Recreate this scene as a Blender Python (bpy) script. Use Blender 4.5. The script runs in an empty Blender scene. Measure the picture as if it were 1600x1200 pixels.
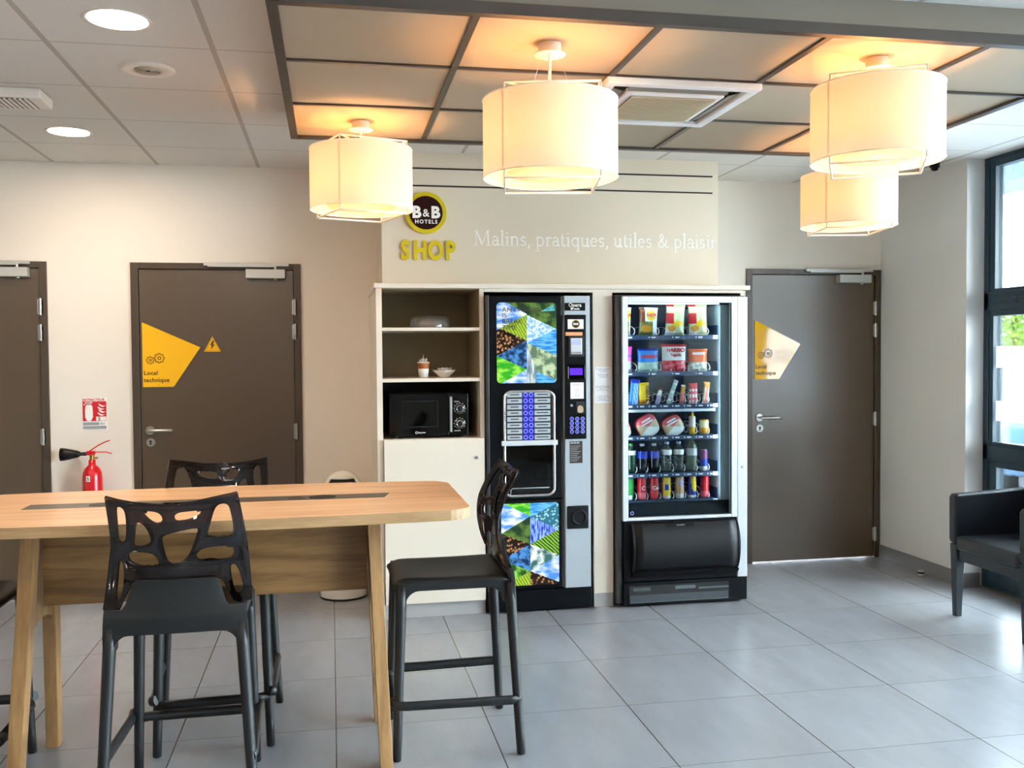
import bpy, bmesh, math, random
from mathutils import Vector, Matrix
from mathutils.geometry import tessellate_polygon
random.seed(7)
PI = math.pi
sc = bpy.context.scene
COL = sc.collection

# ---------------------------------------------------------------- camera
def make_camera():
    f, yaw, pit, roll, H = 1484.556, 0.187937, 0.0311403, 0.00742345, 1.47190
    fw = Vector((math.sin(yaw)*math.cos(pit), math.cos(yaw)*math.cos(pit), -math.sin(pit)))
    r = Vector((math.cos(yaw), -math.sin(yaw), 0)); d = fw.cross(r)
    r2 = r*math.cos(roll) + d*math.sin(roll); d2 = -r*math.sin(roll) + d*math.cos(roll)
    cd = bpy.data.cameras.new('camera'); cam = bpy.data.objects.new('camera', cd); COL.objects.link(cam)
    m = Matrix((r2, -d2, -fw)).transposed().to_4x4(); m.translation = (0, 0, H)
    cam.matrix_world = m
    cd.sensor_fit = 'HORIZONTAL'; cd.sensor_width = 36; cd.lens = f/1600*36; cd.clip_start = .05; cd.clip_end = 300
    sc.camera = cam
make_camera()

# ---------------------------------------------------------------- world, exposure
sc.view_settings.view_transform = 'Standard'; sc.view_settings.look = 'None'
sc.view_settings.gamma = 1; sc.view_settings.use_curve_mapping = False
sc.view_settings.exposure = 0.0
w = bpy.data.worlds.new('World'); sc.world = w; w.use_nodes = True
bg = w.node_tree.nodes['Background']; bg.inputs[0].default_value = (.83, .90, 1.0, 1); bg.inputs[1].default_value = 46.0
try:
    sc.cycles.use_denoising = True
    sc.cycles.max_bounces = 10; sc.cycles.diffuse_bounces = 5; sc.cycles.glossy_bounces = 4
    sc.cycles.transmission_bounces = 8; sc.cycles.transparent_max_bounces = 16
    sc.cycles.sample_clamp_indirect = 0; sc.cycles.caustics_reflective = False; sc.cycles.caustics_refractive = False
except Exception: pass


# ---------------------------------------------------------------- materials
def lin(c):
    if isinstance(c, str):
        c = tuple(int(c[i:i+2], 16)/255 for i in (0, 2, 4))
    return tuple((x/12.92 if x <= .04045 else ((x+.055)/1.055)**2.4) for x in c) + (1,)
MATS = {}
def mat(name, col, rough=.5, metal=0, spec=.5, noise=0, nscale=20, emit=0, bump=0, bscale=200, coat=0, ecol=None, ior=1.5):
    if name in MATS: return MATS[name]
    m = bpy.data.materials.new(name); m.use_nodes = True; nt = m.node_tree; N = nt.nodes; L = nt.links
    b = N['Principled BSDF']; c = lin(col)
    b.inputs['Base Color'].default_value = c; b.inputs['Roughness'].default_value = rough
    b.inputs['Metallic'].default_value = metal; b.inputs['Specular IOR Level'].default_value = spec
    b.inputs['IOR'].default_value = ior; b.inputs['Coat Weight'].default_value = coat; b.inputs['Coat Roughness'].default_value = .08
    tc = N.new('ShaderNodeTexCoord')
    if noise:
        nz = N.new('ShaderNodeTexNoise'); nz.inputs['Scale'].default_value = nscale; nz.inputs['Detail'].default_value = 4
        L.new(tc.outputs['Object'], nz.inputs['Vector'])
        mx = N.new('ShaderNodeMix'); mx.data_type = 'RGBA'
        mx.inputs['A'].default_value = tuple(x*(1-noise) for x in c[:3])+(1,); mx.inputs['B'].default_value = tuple(min(1, x*(1+noise)) for x in c[:3])+(1,)
        L.new(nz.outputs['Fac'], mx.inputs['Factor']); L.new(mx.outputs['Result'], b.inputs['Base Color'])
    if bump:
        nb = N.new('ShaderNodeTexNoise'); nb.inputs['Scale'].default_value = bscale; nb.inputs['Detail'].default_value = 2
        L.new(tc.outputs['Object'], nb.inputs['Vector'])
        bp = N.new('ShaderNodeBump'); bp.inputs['Strength'].default_value = bump; bp.inputs['Distance'].default_value = .002
        L.new(nb.outputs['Fac'], bp.inputs['Height']); L.new(bp.outputs['Normal'], b.inputs['Normal'])
    if emit:
        b.inputs['Emission Color'].default_value = lin(ecol) if ecol else c; b.inputs['Emission Strength'].default_value = emit
    MATS[name] = m; return m

def glass(name, tint, refl=.06, rough=.02, alpha=0.0, col='ffffff', blend=.25):
    """thin pane: tinted see-through with fresnel gloss, alpha adds a diffuse film"""
    m = bpy.data.materials.new(name); m.use_nodes = True; nt = m.node_tree; N = nt.nodes; L = nt.links; N.clear()
    o = N.new('ShaderNodeOutputMaterial'); t = N.new('ShaderNodeBsdfTransparent'); t.inputs[0].default_value = lin(tint)
    g = N.new('ShaderNodeBsdfGlossy'); g.inputs['Roughness'].default_value = rough
    fr = N.new('ShaderNodeLayerWeight'); fr.inputs['Blend'].default_value = blend
    mr = N.new('ShaderNodeMapRange'); mr.inputs['To Min'].default_value = refl; mr.inputs['To Max'].default_value = .9
    L.new(fr.outputs['Fresnel'], mr.inputs['Value'])
    mx = N.new('ShaderNodeMixShader'); L.new(mr.outputs[0], mx.inputs[0]); L.new(t.outputs[0], mx.inputs[1]); L.new(g.outputs[0], mx.inputs[2])
    out = mx
    if alpha:
        d = N.new('ShaderNodeBsdfDiffuse'); d.inputs[0].default_value = lin(col)
        tl = N.new('ShaderNodeBsdfTranslucent'); tl.inputs[0].default_value = lin(col)
        md = N.new('ShaderNodeMixShader'); md.inputs[0].default_value = .5; L.new(d.outputs[0], md.inputs[1]); L.new(tl.outputs[0], md.inputs[2])
        m2 = N.new('ShaderNodeMixShader'); m2.inputs[0].default_value = alpha; L.new(mx.outputs[0], m2.inputs[1]); L.new(md.outputs[0], m2.inputs[2]); out = m2
    L.new(out.outputs[0], o.inputs[0]); MATS[name] = m; return m

def wood(name, c1, c2, axis='X', rough=.35, sc_=1.0):
    m = bpy.data.materials.new(name); m.use_nodes = True; nt = m.node_tree; N = nt.nodes; L = nt.links
    b = N['Principled BSDF']; b.inputs['Roughness'].default_value = rough
    tc = N.new('ShaderNodeTexCoord'); mp = N.new('ShaderNodeMapping')
    s = {'X': (1.2, 14, 14), 'Z': (14, 14, 1.2)}[axis]; mp.inputs['Scale'].default_value = tuple(v*sc_ for v in s)
    L.new(tc.outputs['Object'], mp.inputs[0])
    n1 = N.new('ShaderNodeTexNoise'); n1.inputs['Scale'].default_value = 1.3; n1.inputs['Detail'].default_value = 6; n1.inputs['Distortion'].default_value = .6
    L.new(mp.outputs[0], n1.inputs['Vector'])
    mp2 = N.new('ShaderNodeMapping'); mp2.inputs['Scale'].default_value = tuple(v*sc_*5 for v in s); L.new(tc.outputs['Object'], mp2.inputs[0])
    n2 = N.new('ShaderNodeTexNoise'); n2.inputs['Scale'].default_value = 2; n2.inputs['Detail'].default_value = 3; L.new(mp2.outputs[0], n2.inputs['Vector'])
    ad = N.new('ShaderNodeMath'); ad.operation = 'MULTIPLY_ADD'; ad.inputs[1].default_value = .3; L.new(n2.outputs['Fac'], ad.inputs[0]); L.new(n1.outputs['Fac'], ad.inputs[2])
    cr = N.new('ShaderNodeValToRGB'); e = cr.color_ramp.elements
    e[0].position = .42; e[0].color = lin(c1); e[1].position = .82; e[1].color = lin(c2)
    L.new(ad.outputs[0], cr.inputs[0]); L.new(cr.outputs[0], b.inputs['Base Color'])
    MATS[name] = m; return m

def grid_mat(name, c, cl, ox, oy, px, py, wx, wy, rough, streak=0, bump=0, spec=.5, ior=1.5):
    """tiles in world XY with joints of width wx (lines of constant X) and wy (lines of constant Y)"""
    m = bpy.data.materials.new(name); m.use_nodes = True; nt = m.node_tree; N = nt.nodes; L = nt.links
    b = N['Principled BSDF']; b.inputs['Roughness'].default_value = rough; b.inputs['Specular IOR Level'].default_value = spec; b.inputs['IOR'].default_value = ior
    tc = N.new('ShaderNodeTexCoord'); sp = N.new('ShaderNodeSeparateXYZ'); L.new(tc.outputs['Object'], sp.inputs[0])
    def M(op, *a):
        n = N.new('ShaderNodeMath'); n.operation = op
        for i, v in enumerate(a):
            if isinstance(v, (int, float)): n.inputs[i].default_value = v
            else: L.new(v, n.inputs[i])
        return n.outputs[0]
    def axis(out, o, p, wd):
        u = M('DIVIDE', M('SUBTRACT', out, o), p)
        fl = M('FLOOR', M('ADD', u, .5)); dist = M('MULTIPLY', M('ABSOLUTE', M('SUBTRACT', u, fl)), p)
        return M('LESS_THAN', dist, wd/2), M('FLOOR', u)
    lx, ix = axis(sp.outputs[0], ox, px, wx); ly, iy = axis(sp.outputs[1], oy, py, wy)
    line = M('MAXIMUM', lx, M('MULTIPLY', ly, .75))
    wn = N.new('ShaderNodeTexWhiteNoise'); cb = N.new('ShaderNodeCombineXYZ'); L.new(ix, cb.inputs[0]); L.new(iy, cb.inputs[1]); L.new(cb.outputs[0], wn.inputs['Vector'])
    nz = N.new('ShaderNodeTexNoise'); nz.inputs['Scale'].default_value = 1.0; nz.inputs['Detail'].default_value = 7; nz.inputs['Roughness'].default_value = .62
    mp = N.new('ShaderNodeMapping'); mp.inputs['Scale'].default_value = (7, 2.2, 1) if streak else (60, 60, 60)
    ad = N.new('ShaderNodeVectorMath'); ad.operation = 'ADD'; L.new(tc.outputs['Object'], mp.inputs[0]); L.new(mp.outputs[0], ad.inputs[0])
    ml = N.new('ShaderNodeVectorMath'); ml.operation = 'SCALE'; ml.inputs['Scale'].default_value = 9 if streak else 0
    L.new(wn.outputs['Color'], ml.inputs[0]); L.new(ml.outputs[0], ad.inputs[1]); L.new(ad.outputs[0], nz.inputs['Vector'])
    amp = streak or .05
    v = M('MULTIPLY_ADD', M('SUBTRACT', nz.outputs['Fac'], .5), amp*2, M('MULTIPLY_ADD', M('SUBTRACT', wn.outputs['Value'], .5), amp*.25, 1.0))
    hs = N.new('ShaderNodeVectorMath'); hs.operation = 'SCALE'; hs.inputs[0].default_value = lin(c)[:3]; L.new(v, hs.inputs['Scale'])
    mx = N.new('ShaderNodeMix'); mx.data_type = 'RGBA'; L.new(hs.outputs[0], mx.inputs['A']); mx.inputs['B'].default_value = lin(cl); L.new(line, mx.inputs['Factor'])
    L.new(mx.outputs['Result'], b.inputs['Base Color'])
    rr = M('MULTIPLY_ADD', nz.outputs['Fac'], .05 if streak else 0, rough); L.new(rr, b.inputs['Roughness'])
    bp = N.new('ShaderNodeBump'); bp.inputs['Strength'].default_value = bump; bp.inputs['Distance'].default_value = .002
    L.new(M('SUBTRACT', 1.0, line), bp.inputs['Height']); L.new(bp.outputs['Normal'], b.inputs['Normal'])
    MATS[name] = m; return m

def picmat(name, c1, c2, scale=20, kind='noise', stretch=(1, 1, 1), emit=.12, contrast=.14):
    """printed photo texture of a backlit panel: two tones mottled"""
    m = bpy.data.materials.new(name); m.use_nodes = True; nt = m.node_tree; N = nt.nodes; L = nt.links
    b = N['Principled BSDF']; b.inputs['Roughness'].default_value = .25
    tc = N.new('ShaderNodeTexCoord'); mp = N.new('ShaderNodeMapping'); mp.inputs['Scale'].default_value = stretch; L.new(tc.outputs['Object'], mp.inputs[0])
    if kind == 'voronoi':
        t = N.new('ShaderNodeTexVoronoi'); t.inputs['Scale'].default_value = scale; src = t.outputs['Distance']; lo, hi = .22, .5
        L.new(mp.outputs[0], t.inputs['Vector'])
    elif kind == 'wave':
        t = N.new('ShaderNodeTexWave'); t.inputs['Scale'].default_value = scale; t.inputs['Distortion'].default_value = 3; src = t.outputs['Fac']; lo, hi = .2, .8
        mp.inputs['Rotation'].default_value = (0, .5, 0); L.new(mp.outputs[0], t.inputs['Vector'])
    else:
        t = N.new('ShaderNodeTexNoise'); t.inputs['Scale'].default_value = scale; t.inputs['Detail'].default_value = 5; src = t.outputs['Fac']; lo, hi = .5-contrast/2, .5+contrast/2
        L.new(mp.outputs[0], t.inputs['Vector'])
    cr = N.new('ShaderNodeValToRGB'); e = cr.color_ramp.elements; e[0].position = lo; e[0].color = lin(c1); e[1].position = hi; e[1].color = lin(c2)
    L.new(src, cr.inputs[0]); L.new(cr.outputs[0], b.inputs['Base Color']); L.new(cr.outputs[0], b.inputs['Emission Color'])
    b.inputs['Emission Strength'].default_value = emit
    MATS[name] = m; return m

# ---------------------------------------------------------------- mesh builder
class MB:
    def __init__(s): s.v = []; s.f = []; s.m = []; s.sm = []
    def add(s, vs, fs, mi=0, smooth=False):
        o = len(s.v); s.v += [tuple(v) for v in vs]
        for k, f in enumerate(fs):
            s.f.append(tuple(i+o for i in f)); s.m.append(mi[k] if isinstance(mi, list) else mi); s.sm.append(smooth)
        return s
    def box(s, x0, x1, y0, y1, z0, z1, mi=0):
        v = [(x, y, z) for z in (z0, z1) for y in (y0, y1) for x in (x0, x1)]
        return s.add(v, [(0,2,3,1),(4,5,7,6),(0,1,5,4),(2,6,7,3),(0,4,6,2),(1,3,7,5)], mi)
    def prism(s, poly, a, b, axis='y', mi=0, mside=None):
        """extrude a 2-D outline; axis y: (x,z) outline; x: (y,z); z: (x,y)"""
        n = len(poly); P = {'y': lambda p, t: (p[0], t, p[1]), 'x': lambda p, t: (t, p[0], p[1]), 'z': lambda p, t: (p[0], p[1], t)}[axis]
        vs = [P(p, a) for p in poly] + [P(p, b) for p in poly]
        fs = [tuple(range(n)), tuple(range(2*n-1, n-1, -1))] + [(i, i+n, (i+1) % n+n, (i+1) % n) for i in range(n)]
        ms = [mi, mi] + [mi if mside is None else mside]*n
        return s.add(vs, fs, ms)
    def tube(s, path, r, n=10, mi=0, cap=True, closed=False, sq=None):
        """round tube along path; r number or list; sq=(a,b) elliptical factors"""
        P = [Vector(p) for p in path]; k = len(P); rs = r if isinstance(r, (list, tuple)) else [r]*k
        vs = []; up = None
        for i in range(k):
            if closed: t = (P[(i+1) % k]-P[i-1])
            else: t = P[min(i+1, k-1)]-P[max(i-1, 0)]
            t = t.normalized() if t.length > 1e-9 else Vector((0, 0, 1))
            if up is None:
                up = Vector((0, 0, 1)) if abs(t.z) < .9 else Vector((1, 0, 0))
            up = (up-t*up.dot(t)).normalized(); sd = t.cross(up)
            a, b = sq or (1, 1)
            for j in range(n):
                th = 2*PI*j/n; vs.append(P[i]+sd*math.cos(th)*rs[i]*a+up*math.sin(th)*rs[i]*b)
        fs = []
        for i in range(k if closed else k-1):
            for j in range(n):
                a_ = i*n+j; b_ = i*n+(j+1) % n; c_ = ((i+1) % k)*n
                fs.append((a_, b_, c_+(j+1) % n, c_+j))
        s.add(vs, fs, mi, True)
        if cap and not closed:
            o = len(s.v)-len(vs)
            s.f.append(tuple(o+j for j in range(n))[::-1]); s.m.append(mi); s.sm.append(False)
            s.f.append(tuple(o+(k-1)*n+j for j in range(n))); s.m.append(mi); s.sm.append(False)
        return s
    def lathe(s, prof, c=(0, 0, 0), n=24, axis='z', mi=0, ang=(0, 2*PI), mf=None, smooth=True):
        """revolve (r,h) profile"""
        full = abs(ang[1]-ang[0]-2*PI) < 1e-6; m = n if full else n+1; vs = []
        for r, h in prof:
            for j in range(m):
                a = ang[0]+(ang[1]-ang[0])*j/n; x, y = r*math.cos(a), r*math.sin(a)
                p = {'z': (x, y, h), 'y': (x, h, y), 'x': (h, x, y)}[axis]
                vs.append((c[0]+p[0], c[1]+p[1], c[2]+p[2]))
        fs = []; ms = []
        for i in range(len(prof)-1):
            for j in range(n):
                a_, b_ = i*m+j, i*m+(j+1) % m
                f = (a_, b_, b_+m, a_+m)
                if axis == 'y': f = f[::-1]
                fs.append(f); ms.append(mf(i, j) if mf else mi)
        return s.add(vs, fs, ms, smooth)
    def cyl(s, c, r, h, axis='z', n=20, mi=0, r2=None):
        r2 = r if r2 is None else r2
        return s.lathe([(0, 0), (r, 0), (r2, h), (0, h)], c, n, axis, mi, smooth=False)
    def grid(s, fn, nu, nv, mf=None, smooth=True, mi=0):
        vs = [fn(i/nu, j/nv) for j in range(nv+1) for i in range(nu+1)]; fs = []; ms = []
        for j in range(nv):
            for i in range(nu):
                a = j*(nu+1)+i; fs.append((a, a+1, a+nu+2, a+nu+1)); ms.append(mf((i+.5)/nu, (j+.5)/nv) if mf else mi)
        return s.add(vs, fs, ms, smooth)
    def build(s, name, mats, parent=None, bevel=0, local=False, seg=2, merge=False, solid=0, offset=0, sub=0):
        me = bpy.data.meshes.new(name); o3 = Vector((0, 0, 0))
        if parent is not None and not local: o3 = wloc(parent)
        me.from_pydata([Vector(v)-o3 for v in s.v], [], s.f)
        for mm in (mats if isinstance(mats, (list, tuple)) else [mats]): me.materials.append(MATS[mm] if isinstance(mm, str) else mm)
        me.polygons.foreach_set('material_index', s.m); me.polygons.foreach_set('use_smooth', s.sm)
        bm = bmesh.new(); bm.from_mesh(me)
        if merge: bmesh.ops.remove_doubles(bm, verts=bm.verts, dist=1e-5)
        if not solid: bmesh.ops.recalc_face_normals(bm, faces=bm.faces)
        bm.to_mesh(me); bm.free(); me.update()
        o = bpy.data.objects.new(name, me); COL.objects.link(o)
        if parent is not None: o.parent = parent
        if solid:
            md = o.modifiers.new('solid', 'SOLIDIFY'); md.thickness = solid; md.offset = offset
        if sub:
            md = o.modifiers.new('sub', 'SUBSURF'); md.levels = sub; md.render_levels = sub
        if bevel:
            md = o.modifiers.new('bevel', 'BEVEL'); md.width = bevel; md.segments = seg; md.limit_method = 'ANGLE'; md.angle_limit = .6
        return o
def wloc(o):
    v = Vector((0, 0, 0))
    while o is not None: v += o.location; o = o.parent
    return v
def tag(o, label=None, cat=None, group=None, kind=None):
    if label: o['label'] = label
    if cat: o['category'] = cat
    if group: o['group'] = group
    if kind: o['kind'] = kind
    return o
def thing(name, label, cat, loc, rz=0, group=None):
    o = bpy.data.objects.new(name, None); o.empty_display_size = .1; COL.objects.link(o); o.location = loc; o.rotation_euler = (0, 0, rz)
    return tag(o, label, cat, group)
def struct(name, mb, m, parent=None, **k):
    o = mb.build(name, m, parent, **k)
    if parent is None: o['kind'] = 'structure'
    return o
def copy_tree(o, parent=None):
    c = o.copy(); COL.objects.link(c)
    if parent is not None: c.parent = parent
    for ch in [x for x in list(bpy.data.objects) if x.parent == o]: copy_tree(ch, c)
    return c
def box(name, m, parent, x0, x1, y0, y1, z0, z1, bevel=0, **k):
    return MB().box(x0, x1, y0, y1, z0, z1).build(name, m, parent, bevel=bevel, **k)
def text(name, s, size, m, parent, x, y, z, align='LEFT', off=0, ext=.0008, rz=0, sx=1, space=1, tilt=0, local=False):
    """lettering standing in the XZ plane, reading along +X, facing -Y; baseline at z"""
    cu = bpy.data.curves.new(name, 'FONT'); cu.body = s; cu.size = size; cu.align_x = align; cu.offset = off; cu.extrude = ext; cu.space_character = space; cu.resolution_u = 3
    t = bpy.data.objects.new('tmp', cu); COL.objects.link(t); bpy.context.view_layer.update()
    me = bpy.data.meshes.new_from_object(t.evaluated_get(bpy.context.evaluated_depsgraph_get()))
    bpy.data.objects.remove(t); bpy.data.curves.remove(cu)
    M = Matrix.Rotation(rz, 4, 'Z') @ Matrix.Rotation(PI/2, 4, 'X') @ Matrix.Rotation(tilt, 4, 'Z') @ Matrix.Diagonal((sx, 1, 1, 1))
    M.translation = Vector((x, y, z)) - (wloc(parent) if parent is not None and not local else Vector((0, 0, 0)))
    me.transform(M); me.name = name; me.materials.clear(); me.materials.append(MATS[m] if isinstance(m, str) else m)
    o = bpy.data.objects.new(name, me); COL.objects.link(o)
    if parent is not None: o.parent = parent
    return o
def rrect(x0, x1, z0, z1, r, n=5):
    out = []
    for cx, cz, a in ((x1-r, z1-r, 0), (x0+r, z1-r, 1), (x0+r, z0+r, 2), (x1-r, z0+r, 3)):
        for i in range(n+1):
            t = (a+i/n)*PI/2; out.append((cx+r*math.cos(t), cz+r*math.sin(t)))
    return out
def clip(poly, conv):
    """Sutherland-Hodgman: poly clipped to counter-clockwise convex outline"""
    out = poly
    for i in range(len(conv)):
        a, b = conv[i], conv[(i+1) % len(conv)]; inp = out; out = []
        side = lambda p: (b[0]-a[0])*(p[1]-a[1])-(b[1]-a[1])*(p[0]-a[0])
        for k in range(len(inp)):
            p, q = inp[k-1], inp[k]; sp_, sq_ = side(p), side(q)
            if (sp_ >= 0) != (sq_ >= 0):
                t = sp_/(sp_-sq_); out.append((p[0]+(q[0]-p[0])*t, p[1]+(q[1]-p[1])*t))
            if sq_ >= 0: out.append(q)
        if not out: return []
    return out
def chaikin(p, n=2):
    for _ in range(n):
        q = []
        for i in range(len(p)):
            a, b = p[i], p[(i+1) % len(p)]
            q += [(a[0]*.75+b[0]*.25, a[1]*.75+b[1]*.25), (a[0]*.25+b[0]*.75, a[1]*.25+b[1]*.75)]
        p = q
    return p
# ================================================================ materials used
mat('paint_wall', 'e9dfd2', .55, bump=.15, bscale=300)
mat('paint_grey', 'd3d2cf', .55, bump=.15, bscale=300)
mat('paint_sign', 'd8cbb5', .5, bump=.1, bscale=300)
mat('paint_ceiling', 'e4dfd8', .7)
mat('raft_side', '7f7566', .6)
mat('raft_tile', 'b3a48c', .8, bump=.3, bscale=900)
mat('raft_metal', '58524d', .35, metal=.6)
mat('door_brown', '4d3922', .32, spec=.5, ior=1.9, bump=.05, bscale=500)
mat('frame_brown', '483b2e', .35, spec=.6)
mat('steel', 'c4c2be', .28, metal=.95)
mat('satin_silver', 'c9c8c4', .45, metal=.6)
mat('chrome', 'e8e8ea', .08, metal=1)
mat('yellow', 'fbbc06', .4)
mat('yellow_gloss', 'fbbc06', .04, spec=1.0, coat=1)
mat('ink', '2c2118', .5)
mat('black', '0b0b0d', .5)
mat('black_gloss', '040405', .08, spec=.3)
mat('black_satin', '101216', .35, spec=.25)
mat('white', 'f2f0ec', .5)
mat('white_paper', 'efeff2', .6)
mat('white_gloss', 'f0ece2', .15, coat=.5)
mat('cream', 'e0d6c6', .4)
mat('cream_dark', 'c9bfac', .5)
mat('plinth_grey', 'a9a7a6', .4)
mat('baseboard_tile', '77777a', .4, noise=.08, nscale=8)
mat('red', 'd5101c', .25, coat=.4)
mat('red_flat', 'd01a24', .5)
mat('olive_yellow', 'cdb80c', .4)
mat('dark_brown', '2a0d0a', .5, spec=.15)
mat('letter_white', 'f3f0ea', .5)
mat('stool_black', '15181b', .42, spec=.45, bump=.1, bscale=900)
mat('leather_navy', '141a21', .38, bump=.25, bscale=260)
mat('wood_dark', '17222a', .4)
mat('blue_frame', '11303f', .35, spec=.6)
mat('lamp_white', 'f5efe2', .5)
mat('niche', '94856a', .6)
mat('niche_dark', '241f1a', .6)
mat('silver_front', 'b9c3ca', .35, metal=.35)
mat('silver_bright', 'd9dee2', .3, metal=.3)
mat('machine_dark', '070b10', .3, spec=.18)
mat('machine_side', '3a3a38', .35, metal=.4)
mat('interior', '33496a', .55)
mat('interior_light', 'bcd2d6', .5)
mat('wire', 'eef2f5', .3)
mat('glow_white', 'ffffff', .5, emit=14, ecol='fff0dd')
mat('trim_white', 'efe7dc', .5)
mat('louvre_grey', '8d8579', .5)
mat('grille_dark', '3a3028', .6)
mat('grille_beige', 'c5b694', .6)
mat('brass', 'a9823a', .3, metal=.9)
mat('purple_glow', '4a18ff', .3, emit=1.1)
mat('blue_glow', '1a16a8', .3, emit=.35)
mat('ring_glow', 'a8b4ff', .3, emit=.25)
mat('orange_slot', 'f0a070', .4, emit=.2)
mat('beige_plastic', 'bda78a', .4)
mat('grey_strip', '9b9ea1', .35)
mat('slot_metal', '6b6257', .35, metal=.6)
mat('asphalt', '8f949a', .8, noise=.1, nscale=3)
mat('car_blue', '5b7ea4', .15, coat=.8)
mat('car_glass', '3d5a74', .05, coat=.5)
mat('tyre', '1b1c1f', .7)
mat('leaf', '8fae4a', .7, noise=.3, nscale=3)
mat('bark', '5c4a38', .8)
mat('concrete', '9fb0bc', .7)
mat('building', 'cfd6da', .7)
glass('pane', 'f4faf8', .03)
glass('frosted', 'eef4f8', .03, .2, .62, 'f4f8ff')
glass('machine_glass', 'e6eef2', .004, .02, blend=.1)
glass('smoke_glass', '1d1f24', .07, .05)
glass('oven_glass', '14171c', .02, .06)
glass('clear_plastic', 'f0f0ee', .10, .1, .16, 'ffffff')
glass('smoked', '6a5c54', .05, .04)
glass('bottle_clear', 'c6d8d6', .08, .08, .12, 'dfeaea')
glass('bottle_green', '1d8a52', .08, .08, .25, '1f8a50')
grid_mat('floor_tiles', '90939a', '353434', -1.19946, 4.375373, .6, .6, .0045, .0028, .23, streak=.2, bump=.25, spec=.5, ior=1.75)
grid_mat('ceiling_tiles', 'dfdad2', 'b9b1a6', -.43, 3.84, .6, .6, .022, .012, .75, bump=.2)
wood('wood_top', 'd29a6a', 'ecc195', 'X', .3)
wood('wood_edge', '8a6840', 'b8946a', 'X', .45)
wood('wood_panel', '694727', '9c7446', 'X', .45)
wood('wood_leg', '8a6540', 'b48c5c', 'Z', .45)
wood('wood_leg_pale', 'c29a72', 'dcb992', 'Z', .45)

# fabric of the lampshades: thin cloth lit through from inside
def shade_mat():
    m = bpy.data.materials.new('shade_fabric'); m.use_nodes = True; nt = m.node_tree; N = nt.nodes; L = nt.links; N.clear()
    o = N.new('ShaderNodeOutputMaterial'); d = N.new('ShaderNodeBsdfDiffuse'); d.inputs[0].default_value = lin('dccbb8')
    t = N.new('ShaderNodeBsdfTranslucent'); t.inputs[0].default_value = lin('fff0d8')
    mx = N.new('ShaderNodeMixShader'); mx.inputs[0].default_value = .14; L.new(d.outputs[0], mx.inputs[1]); L.new(t.outputs[0], mx.inputs[2])
    tc = N.new('ShaderNodeTexCoord'); nz = N.new('ShaderNodeTexNoise'); nz.inputs['Scale'].default_value = 300; L.new(tc.outputs['Object'], nz.inputs['Vector'])
    bp = N.new('ShaderNodeBump'); bp.inputs['Strength'].default_value = .1; bp.inputs['Distance'].default_value = .001; L.new(nz.outputs['Fac'], bp.inputs['Height']); L.new(bp.outputs[0], d.inputs['Normal'])
    L.new(mx.outputs[0], o.inputs[0]); MATS['shade_fabric'] = m
shade_mat()

# ================================================================ the room
W = 6.17; CE = 2.652; RX = 3.85; GX = 3.98; WE = 5.24; LX = -4.2; BK = -2.6
struct('floor', MB().box(LX-.1, 4.1, BK-.1, W+.1, -.1, 0), 'floor_tiles')
struct('ceiling', MB().box(LX-.1, 4.1, BK-.1, W+.1, CE, CE+.1), 'ceiling_tiles')
DOORS = [(-2.700, -1.676), (-1.200, -.182), (2.826, 3.846)]
def back_wall():
    b = MB(); xs = [LX-.1]
    for a, c in DOORS: xs += [a, c]
    xs.append(4.1); T = 2.052
    for i in range(0, len(xs), 2): b.box(xs[i], xs[i+1], W, W+.12, 0, T)
    b.box(LX-.1, 4.1, W, W+.12, T, CE)
    for k, (a, c) in enumerate(DOORS): b.box(a-.02, c+.02, W+.12, W+.14, .012 if k == 2 else 0, T+.05)  # added backing blocks sky light round the door leaves, third keeps a floor slit
    struct('wall_back', b, 'paint_wall')
back_wall()
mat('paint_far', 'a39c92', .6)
struct('wall_left', MB().box(LX-.1, LX, BK, W, 0, CE), 'paint_far')
struct('wall_front', MB().box(LX-.1, 4.1, BK-.1, BK, 0, CE), 'paint_far')
struct('wall_right', MB().box(RX, 4.1, WE, W, 0, CE).box(RX, 4.1, BK, -1.5, 0, CE), 'paint_grey')
bb = MB().box(RX-.012, RX, WE-.012, W, 0, .092).box(RX, GX-.03, WE-.012, WE, 0, .092)
struct('baseboard_right', bb, 'baseboard_tile', bevel=.002)
bb = MB()
for a, c in ((LX, -2.70), (-1.676, -1.2), (-.182, .247), (2.44, 2.826)): bb.box(a, c, W-.012, W, 0, .092)
struct('baseboard_back', bb, 'baseboard_tile', bevel=.002)

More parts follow.
